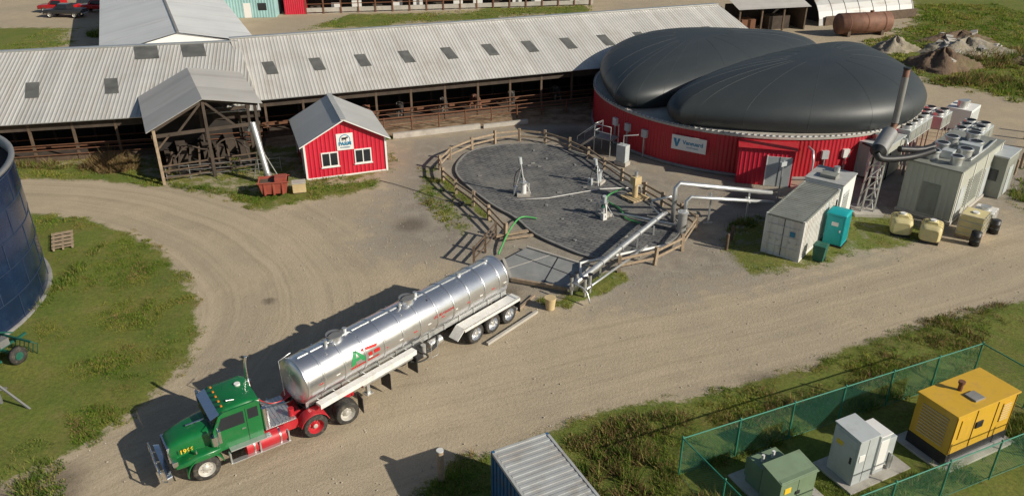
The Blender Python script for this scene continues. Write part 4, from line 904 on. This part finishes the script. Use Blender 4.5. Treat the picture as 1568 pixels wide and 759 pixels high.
b.box(.46,.48,-.01,.02,.15,2.15,M['blk']);b.box(.1,.4,-.02,.01,1.2,1.5,M['white']);b.box(-.02,.01,.1,1.1,.2,2.1,M['cabgrey']);b.box(-.03,-.01,.2,.3,1.0,1.3,M['blk']);b.box(-.03,-.01,.7,1.0,1.5,1.7,M['yt']);b.done("electrical_cabinet",(12.75,22.25),an,bevel=.01)
b=B();b.box(0,.55,0,.9,.1,1.9,M['cabgrey']);b.box(.6,1.0,.05,.75,.3,1.6,M['cabgrey']);b.box(.05,.5,-.02,.01,.3,1.7,M['white']);b.cyl((.8,.0,.1),(.8,0,.9),.05,M['galv']);b.cyl((.95,.0,.1),(.95,0,.7),.05,M['galv']);b.box(-.02,.6,-.03,.95,1.9,1.95,M['white']);b.done("meter_cabinet",(13.8,22.85),an,bevel=.01)
b=B();b.box(-.3,2.2,-.4,2.3,0,.12,M['conc']);b.box(0,1.7,0,.95,.12,1.5,M['olive']);b.add([(-.04,-.05,1.42),(1.74,-.05,1.42),(1.74,1.0,1.6),(-.04,1.0,1.6),(-.04,-.05,1.46),(1.74,-.05,1.46),(1.74,1.0,1.64),(-.04,1.0,1.64)],[(4,5,6,7),(0,1,5,4),(1,2,6,5),(2,3,7,6),(3,0,4,7),(0,1,2,3)],M['olive'])
b.box(.84,.86,-.01,.02,.2,1.4,M['blk']);b.box(.2,.5,-.02,.01,.9,1.15,M['yt']);b.box(.1,1.4,1.05,1.8,.12,1.25,M['olive'])
for i in range(9): b.box(.15+i*.14,.2+i*.14,1.8,1.95,.3,1.15,M['olive'])
b.cyl((.4,1.4,1.25),(.4,1.4,1.55),.06,M['whited']);b.cyl((.9,1.4,1.25),(.9,1.4,1.55),.06,M['whited']);b.box(.75,.95,-.04,0,.7,.85,M['blk'])
b.done("pad_mounted_transformer",(9.55,20.9),an,bevel=.01)

# ------------------------------------------------------------ wheels
def wheel(b,x,y,z,r,w,side,rim,hub):
    T=Matrix.Translation((x,y,z))@Matrix.Rotation(R(90 if side>0 else -90),4,'Z')
    h=w/2
    b.lathe([(-h,r*.60),(-h,r*.92),(-h*.8,r*.985),(-h*.3,r),(h*.3,r),(h*.8,r*.985),(h,r*.92),(h*1.0,r*.62)],T,M['rub'],36)
    for q in(-.5,0,.5): b.lathe([(h*q-.008,r+.001),(h*q-.008,r+.007),(h*q+.008,r+.007),(h*q+.008,r+.001)],T,M['blk'],36)
    b.lathe([(h,r*.62),(h*.85,r*.58),(h*.35,r*.50),(h*.3,r*.3),(h*.55,r*.26),(h*.8,r*.2),(h*.82,.0)],T,rim,28)
    b.lathe([(-h,r*.62),(-h*.8,.0)],T,M['blk'],20)
    b.lathe([(h*.5,r*.27),(h*.88,r*.17),(h*.9,0)],T,hub,16)
    for k in range(8):
        t=2*math.pi*k/8;b.cyl(T@Vector((h*.3,r*.36*math.cos(t),r*.36*math.sin(t))),T@Vector((h*.42,r*.36*math.cos(t),r*.36*math.sin(t))),.022,M['chrome'],n=6)
def fender(b,x,y0,y1,z,r,a0,a1,mat,th=.03,n=14):
    vs=[]
    for k in range(n+1):
        t=R(a0+(a1-a0)*k/n)
        for rr in(r,r+th):
            for y in(y0,y1): vs.append((x+rr*math.cos(t),y,z+rr*math.sin(t)))
    fs=[]
    for k in range(n):
        o=k*4;p=o+4
        fs+= [(o+2,o+3,p+3,p+2),(o,p,p+1,o+1),(o,o+2,p+2,p),(o+1,p+1,p+3,o+3)]
    fs+= [(0,1,3,2),(n*4,n*4+2,n*4+3,n*4+1)]
    b.add(vs,fs,mat,True)
# ------------------------------------------------------------ tractor unit
b=B();g=M['gpaint'];o=.60
for y in(-.43,.35): b.box(-1.35,6.0,y,y+.08,.72,1.0,M['redp'])
for x in(-1.3,-.6,.2,1.0,1.8,2.4): b.box(x,x+.1,-.35,.35,.75,.95,M['redp'])
for s in(1,-1):
    wheel(b,5.05,s*1.03,.53,.53,.30,s,M['hub'],M['hub'])
    for x in(-.7,.7): wheel(b,x,s*.95,.53,.53,.56,s,M['hub'] if x<0 else M['redp'],M['hub'])
    fender(b,.7,s*.68,s*1.25,.53,.60,15,165,M['redp'])
    b.box(-1.42,-1.38,s*.7,s*1.22,.25,1.0,M['blk'])
    fender(b,5.05,s*.78,s*1.22,.50,.66,-5,168,g,.04)
    b.cyl((1.9,s*.92,.66),(3.5,s*.92,.66),.33,M['redp' if s>0 else 'alu'],n=20)
    for x in(2.15,3.2): b.lathe([(x-.03,.34),(x+.03,.34)],Matrix.Translation((0,s*.92,.66)),M['chrome'],20)
    b.box(1.8,4.2,s*1.1,s*1.32,.40,.44,M['galv']);b.box(2.5,4.1,s*1.0,s*1.28,.95,.99,M['galv'])
    for x in(1.85,3.0,4.15): b.box(x-.03,x+.03,s*1.1,s*1.3,.42,.9,M['galv'])
    b.tube([(3.7+o,s*1.06,2.35),(3.85+o,s*1.42,2.4),(3.85+o,s*1.42,1.65),(3.7+o,s*1.06,1.6)],.018,M['chrome'],6)
    b.box(3.78+o,3.88+o,s*1.33,s*1.56,1.75,2.28,M['chrome'])
    b.box(5.95,6.12,s*.68,s*1.0,1.0,1.22,M['chrome']);b.box(6.11,6.14,s*.71,s*.97,1.03,1.19,M['white'])
    b.cyl((5.3,s*1.05,1.15),(5.3,s*1.05,1.35),.012,M['blk'],n=5);b.box(5.25,5.3,s*.98,s*1.1,1.33,1.45,M['chrome'])
b.cyl((5.05,-1,.53),(5.05,1,.53),.07,M['blk']);
for x in(-.7,.7): b.cyl((x,-1,.53),(x,1,.53),.1,M['blk']);b.sphere((x,0,.53),.25,M['blk'])
b.box(1.35,2.6,-.9,.9,1.03,1.07,M['galv']);
for i in range(8): b.box(1.4+i*.15,1.43+i*.15,-.88,.88,1.07,1.085,M['alu'])
b.cyl((0,0,1.02),(0,0,1.14),.48,M['blk'],n=24);b.box(-.6,.1,-.3,.3,1.0,1.12,M['blk'])
b.loft([(4.40,0,.88,.98,1.98,.10),(4.8,0,.84,.95,1.95,.13),(5.3,0,.78,.92,1.89,.15),(5.7,0,.71,.90,1.81,.17),(6.0,0,.65,.88,1.72,.19),(6.12,0,.60,.9,1.60,.2)],g,5,28)
for s in(1,-1): b.loft([(4.4,s*.8,.32,.98,1.2),(4.7,s*.86,.35,.95,1.27),(5.3,s*.86,.35,.95,1.27),(5.75,s*.8,.32,.9,1.14),(6.05,s*.75,.26,.85,1.02)],g,5,18)
b.box(6.08,6.18,-.5,.5,.88,1.58,M['chrome'])
for i in range(9): b.box(6.17,6.2,-.46+i*.105,-.42+i*.105,.93,1.53,M['blk'])
b.box(4.6,5.3,-.04,.04,1.93,1.965,M['chrome']);b.cyl((4.55,.99,1.35),(4.55,.99,1.75),.14,M['chrome'],n=16)
b.loft([(6.25,0,1.1,.42,.80),(6.45,0,1.18,.40,.82)],M['chrome'],8,20)
for y in(-1.0,-.35,.35,1.0): b.tube([(6.45,y,.5),(6.62,y,.6),(6.6,y,1.05)],.035,M['chrome'],8)
for z in(.65,1.0): b.tube([(6.6,-1.05,z),(6.62,0,z),(6.6,1.05,z)],.035,M['chrome'],8)
cabp=[(2.1,.95),(3.9,.95),(3.95,1.93),(3.66,2.52),(3.48,2.62),(2.25,2.64),(2.1,2.55)]
b.prof([(x+o,z) for x,z in cabp],-1.0,1.0,g)
b.loft([(2.08+o,0,1.0,2.45,2.64,.1),(2.5+o,0,.99,2.5,2.74,.12),(3.3+o,0,.97,2.5,2.74,.12),(3.6+o,0,.95,2.45,2.58,.1)],g,5,24)
def pl(p,q,w0,w1,off,mat):
    b.add([(p[0]+off,w0,p[1]),(p[0]+off,w1,p[1]),(q[0]+off,w1,q[1]),(q[0]+off,w0,q[1])],[(0,1,2,3)],mat)
pl((3.94+o,1.99),(3.68+o,2.47),-.9,-.04,.014,M['glass']);pl((3.94+o,1.99),(3.68+o,2.47),.04,.9,.014,M['glass'])
for s in(1,-1):
    y=s*1.006;b.add([(2.75+o,y,1.85),(3.84+o,y,1.85),(3.58+o,y,2.42),(2.75+o,y,2.42)],[(0,1,2,3)],M['glass'])
    b.box(2.66+o,2.68+o,s*1.0,s*1.012,1.0,2.5,M['blk']);b.box(3.84+o,3.86+o,s*1.0,s*1.012,1.0,1.8,M['blk']);b.box(2.75+o,2.9+o,s*1.0,s*1.03,1.6,1.65,M['chrome']);b.add([(2.2+o,y,1.95),(2.6+o,y,1.95),(2.6+o,y,2.42),(2.2+o,y,2.42)],[(0,1,2,3)],M['glass'])
b.add([(2.094+o,-.6,1.9),(2.094+o,.6,1.9),(2.094+o,.6,2.42),(2.094+o,-.6,2.42)],[(0,1,2,3)],M['glass'])
b.add([(3.6+o,-.98,2.60),(3.6+o,.98,2.60),(3.95+o,.98,2.46),(3.95+o,-.98,2.46)],[(0,1,2,3)],M['chrome'])
for y in(-.7,-.35,0,.35,.7): b.ob((3.42+o,y,2.75),(.07,.09,.04),(0,0,0),M['orange'])
b.cyl((2.9+o,.55,2.73),(3.2+o,.55,2.8),.025,M['chrome'],.05,n=10);b.cyl((2.5+o,-.3,2.72),(2.5+o,-.3,2.8),.12,M['white'],n=12)
b.cyl((1.95+o,-.85,1.0),(1.95+o,-.85,2.4),.12,M['chrome'],n=16);b.tube([(1.95+o,-.85,2.3),(1.95+o,-.85,3.2),(1.85+o,-.87,3.5)],.07,M['chrome'],12,1)
b.cyl((1.95+o,.85,1.1),(1.95+o,.85,2.1),.1,M['chrome'],n=14)
b.box(1.3,1.9,.45,.9,.6,1.0,M['redp']);b.cyl((.9,-.9,.75),(1.5,-.9,.75),.15,M['redp']);b.box(-1.2,-.9,-.5,.5,.75,1.05,M['redp'])
b.cyl((1.45,.65,1.1),(1.45,.65,1.45),.12,M['redp']);b.tube([(2.6,.1,2.0),(1.7,.2,1.3),(.6,.1,1.6)],.025,M['blk'],6,2);b.tube([(2.6,-.1,2.0),(1.9,-.2,1.2),(.6,-.1,1.6)],.025,M['redl'],6,2)
b.box(2.3,2.4,-.5,.5,1.07,1.6,M['galv']);b.box(2.5,2.65,-.6,.6,1.05,1.8,M['blk'])
tr=b.done("semi_truck_tractor",(-8.1,26.55),215,bevel=.012)
text("hood_number","1966",.26,(5.55,.82,1.44),(R(90),0,R(180)),M['yt'],tr,off=.006)
# ------------------------------------------------------------ tank trailer
b=B();TR_=.97;zc=2.33;al=M['alu']
T=Matrix.Translation((0,0,zc))
xf,xr=.95,-11.0
b.lathe([(xr-.18,0),(xr-.17,.35),(xr-.12,.7),(xr-.04,.9),(xr,TR_),(xf,TR_),(xf+.05,.9),(xf+.14,.7),(xf+.19,.35),(xf+.2,0)],T,al,64)
rings=[xr+.05]+[xr+.6+i*1.05 for i in range(11)]+[xf-.05]
for x in rings: b.lathe([(x-.045,TR_),(x-.045,TR_+.035),(x+.045,TR_+.035),(x+.045,TR_)],T,al,64);b.lathe([(x-.065,TR_+.003),(x-.046,TR_+.003)],T,M['dkgalv'],64)
b.box(xr+.6,xf-.3,-.05,.05,zc+TR_+.0,zc+TR_+.03,M['galv'])
for x in(-1.2,-5.2):
    b.cyl((x,0,zc+TR_-.1),(x,0,zc+TR_+.18),.32,al,n=24);b.cyl((x,0,zc+TR_+.18),(x,0,zc+TR_+.24),.36,M['dkgalv'],n=24);b.tube([(x-.3,0,zc+TR_+.26),(x,0,zc+TR_+.34),(x+.3,0,zc+TR_+.26)],.025,M['blk'],6,1)
    b.cyl((x+.55,.15,zc+TR_-.05),(x+.55,.15,zc+TR_+.25),.07,M['galv']);b.cyl((x-.6,-.1,zc+TR_-.05),(x-.6,-.1,zc+TR_+.2),.1,M['galv'])
    b.tube([(x-.8,-.5,zc+TR_-.1),(x-.8,.5,zc+TR_-.1)],.025,M['blk'],6);b.tube([(x+.8,-.55,zc+TR_-.12),(x+.8,.55,zc+TR_-.12)],.03,M['galv'],6)
b.cyl((-8.5,0,zc+TR_-.05),(-8.5,0,zc+TR_+.14),.13,M['galv']);b.cyl((-10.4,0,zc+TR_-.05),(-10.4,0,zc+TR_+.1),.1,M['galv'])
b.cyl((xr-.15,0,zc+.2),(xr-.28,0,zc+.2),.32,M['galv'],n=24);b.cyl((xr-.1,0,zc-.6),(xr-.5,0,zc-.75),.12,M['galv'])
for y in(-.5,.42): b.box(xr-.35,xf-.1,y,y+.08,1.18,1.42,M['galv']);
b.box(-1.0,.9,-.55,.55,1.14,1.2,M['blk'])
for x in np.arange(xr,xf,1.0): b.box(x,x+.08,-.55,.55,1.2,1.5,M['galv'])
for s in(1,-1):
    b.box(-4.6,.6,s*.86,s*1.16,1.40,1.52,M['whited']);b.box(-4.6,.6,s*1.16,s*1.19,1.30,1.52,M['whited'])
    for x in np.arange(-4.5,.5,.8): b.beam((x,s*.5,1.3),(x,s*1.1,1.42),.05,.05,M['galv'])
    b.cyl((-4.4,s*1.0,1.18),(-1.6,s*1.0,1.18),.13,M['galv'],n=14)
    for x in(-8.4,-9.6,-10.8): wheel(b,x,s*.95,.53,.53,.56,s,M['alu'],M['hub'])
    b.box(-11.6,-7.6,s*.64,s*1.25,1.15,1.19,M['whited']);b.box(-11.6,-7.6,s*1.22,s*1.25,1.0,1.19,M['whited'])
    b.beam((-7.6,s*.95,1.17),(-7.1,s*.95,.75),.6,.04,M['whited']);b.box(-11.64,-11.6,s*.68,s*1.22,.3,1.1,M['blk'])
    b.box(-2.2,-2.05,s*.6,s*.75,.35,1.2,M['galv']);b.box(-2.3,-1.95,s*.5,s*.85,.3,.35,M['galv'])
    for i in range(14): b.box(-10.85+i*.85,-10.65+i*.85,s*1.0*TR_,s*(TR_+.01),zc-.045,zc+.0,M['redl'] if i%2 else M['white'])
for x in(-8.4,-9.6,-10.8): b.cyl((x,-1,.53),(x,1,.53),.09,M['blk']);b.box(x-.35,x+.35,-.55,-.35,.7,1.2,M['blk']);b.box(x-.35,x+.35,.35,.55,.7,1.2,M['blk'])
b.cyl((-3.9,.2,.8),(-3.0,.2,.8),.25,M['blk']);b.box(-5.4,-4.5,.3,1.0,.75,1.3,M['blk']);b.cyl((-5.2,.95,.8),(-5.2,.95,1.4),.12,M['galv']);b.tube([(-5.0,.7,1.2),(-5.4,1.0,.9),(-6.1,.9,.9),(-6.4,.6,1.2)],.07,M['blk'],8,2);b.box(-4.6,-4.55,.55,1.2,.3,1.1,M['blk'])
b.tube([(-4.8,1.05,1.3),(-5.5,1.1,.7),(-4.9,1.0,.6),(-4.3,1.05,1.0)],.04,M['blk'],6,2);b.cyl((-6.6,.6,.9),(-5.8,.6,.9),.2,M['galv'],n=14)
b.box(-3.0,-2.97,.55,1.22,.25,1.1,M['blk']);b.tube([(-5.6,1.02,1.3),(-5.6,1.02,.5),(-6.0,1.02,.5),(-6.0,1.02,1.3)],.02,M['galv'],6)
b.box(xr-.45,xr-.35,-1.2,1.2,.5,.62,M['galv']);b.box(xr-.38,xr-.3,-1.2,1.2,1.05,1.2,M['galv'])
for y in(-1.1,-.9,.9,1.1): b.cyl((xr-.42,y,1.12),(xr-.38,y,1.12),.05,M['redl'],n=10)
b.tube([(xf+.2,-.5,1.5),(xf+.25,-.5,3.2),(xf-.3,-.45,3.35)],.02,M['galv'],6)
tk=b.done("silver_tanker_trailer",(-8.2,26.5),228.5,bevel=.004)
b=B()
def onsurf(x,z,e=.012):
    return (x,math.sqrt(max(0,(TR_+e)**2-z*z)),zc+z)
def patch(poly,mat,e=.012):
    for q in poly:
        if len(q)==4:
            a,b_,c,d=[Vector(k) for k in q]
            for i in range(4):
                t0,t1=i/4,(i+1)/4
                P=[a.lerp(d,t0),b_.lerp(c,t0),b_.lerp(c,t1),a.lerp(d,t1)]
                b.add([onsurf(x,z,e) for x,z in P],[(0,1,2,3)],mat)
patch([[(-1.2,-.02),(-1.42,-.02),(-1.62,.56),(-1.45,.56)],[(-1.85,-.02),(-2.07,-.02),(-1.62,.56),(-1.5,.56)],[(-1.3,.12),(-1.95,.12),(-1.9,.24),(-1.4,.24)]],M['gt'],.014)
patch([[(-1.85,.40),(-2.6,.32),(-2.7,.42),(-1.8,.52)],[(-2.15,.06),(-2.35,.06),(-2.35,.22),(-2.15,.22)],[(-2.45,.06),(-2.75,.06),(-2.75,.22),(-2.45,.22)]],M['redl'],.016)
patch([[(-1.2,-.16),(-2.7,-.16),(-2.7,-.10),(-1.2,-.10)]],M['redl'],.016)
b.done("logo_decal",(0,0,0),0,parent=tk)
text("tank_lettering","LIQUID HAULING",.17,(-6.6,math.sqrt(TR_**2-.15**2)+.012,zc+.15),(R(81),0,R(180)),M['redl'],tk)

# ------------------------------------------------------------ pickups
def pickup(name,x,y,ang,m):
    b=B()
    b.loft([(-2.85,0,.92,.55,1.15),(-2.7,0,.96,.5,1.2),(1.2,0,.96,.5,1.2),(2.6,0,.92,.5,1.12),(2.85,0,.85,.55,1.0)],m,6,20)
    b.loft([(-.9,0,.88,1.15,1.85,.12),(.5,0,.88,1.15,1.9,.14),(1.15,0,.88,1.12,1.25,.05)],m,5,20)
    b.add([(.58,-.7,1.82),(.58,.7,1.82),(1.18,.78,1.28),(1.18,-.78,1.28)],[(0,1,2,3)],M['glass'])
    for s in(1,-1): b.add([(-.8,s*.885,1.25),(.8,s*.885,1.25),(.45,s*.80,1.75),(-.8,s*.80,1.75)],[(0,1,2,3)],M['glass'])
    b.box(-2.7,-1.0,-.8,.8,1.19,1.215,M['blk']);b.box(-2.95,-2.8,-.9,.9,.5,.7,M['chrome']);b.box(2.8,2.95,-.9,.9,.5,.75,M['chrome'])
    for s in(1,-1):
        for xx in(-1.8,1.85): wheel(b,xx,s*.85,.4,.4,.26,s,M['hub'],M['hub'])
    b.done(name,(x,y),ang)
M['pred']=pm("red_car_paint",(.45,.015,.015),.3,0,.05,2,coat=.5);M['pwh']=pm("white_car_paint",(.6,.6,.6),.3,0,.05,2,coat=.5)
M['pblk']=pm("black_car_paint",(.03,.03,.035),.3,0,.05,2,coat=.5)
pickup("pickup_truck",-63.8,115.0,176,M['pblk']);pickup("pickup_truck",-66.5,118.6,176,M['pred']);pickup("pickup_truck",-60.8,118.8,176,M['pred'])
b=B();b.box(-3,3,-1.2,1.2,.6,.75,M['galv']);b.box(-3,3,-1.2,-1.15,.75,1.1,M['galv']);b.box(-3,3,1.15,1.2,.75,1.1,M['galv'])
for s in(1,-1): wheel(b,0,s*1.1,.4,.4,.25,s,M['hub'],M['hub'])
b.box(-2,2,-.9,.9,.75,1.4,M['pwh']);b.done("utility_trailer",(-56.0,118.5),5)

# ------------------------------------------------------------ light & camera
az=Vector((.89,-.455,0)).normalized();el=R(28.5)
sd=Vector((az.x*math.cos(el),az.y*math.cos(el),math.sin(el)))
sl=bpy.data.lights.new("sun",'SUN');sl.energy=5.0;sl.angle=R(.5);sl.color=(1,.93,.80)
so=bpy.data.objects.new("sun",sl);S.collection.objects.link(so);so.rotation_euler=(-sd).to_track_quat('-Z','Y').to_euler();so.location=(40,-20,40)
w=bpy.data.worlds.new("World");S.world=w;w.use_nodes=True;nt=w.node_tree
bg=nt.nodes.get('Background') or nt.nodes.new('ShaderNodeBackground')
sk=nt.nodes.new('ShaderNodeTexSky');sk.sky_type='NISHITA';sk.sun_disc=False;sk.sun_elevation=el;sk.sun_rotation=math.atan2(az.x,az.y)
nt.links.new(sk.outputs[0],bg.inputs[0]);bg.inputs[1].default_value=.065
cd=bpy.data.cameras.new("camera");c=bpy.data.objects.new("camera",cd);S.collection.objects.link(c);S.camera=c
c.location=(0,0,21.5);c.rotation_euler=(R(63),0,0);cd.sensor_width=36;cd.lens=36*1200/1568;cd.clip_end=6000;cd.clip_start=.5
S.view_settings.view_transform='Standard';S.view_settings.look='None';S.view_settings.exposure=0
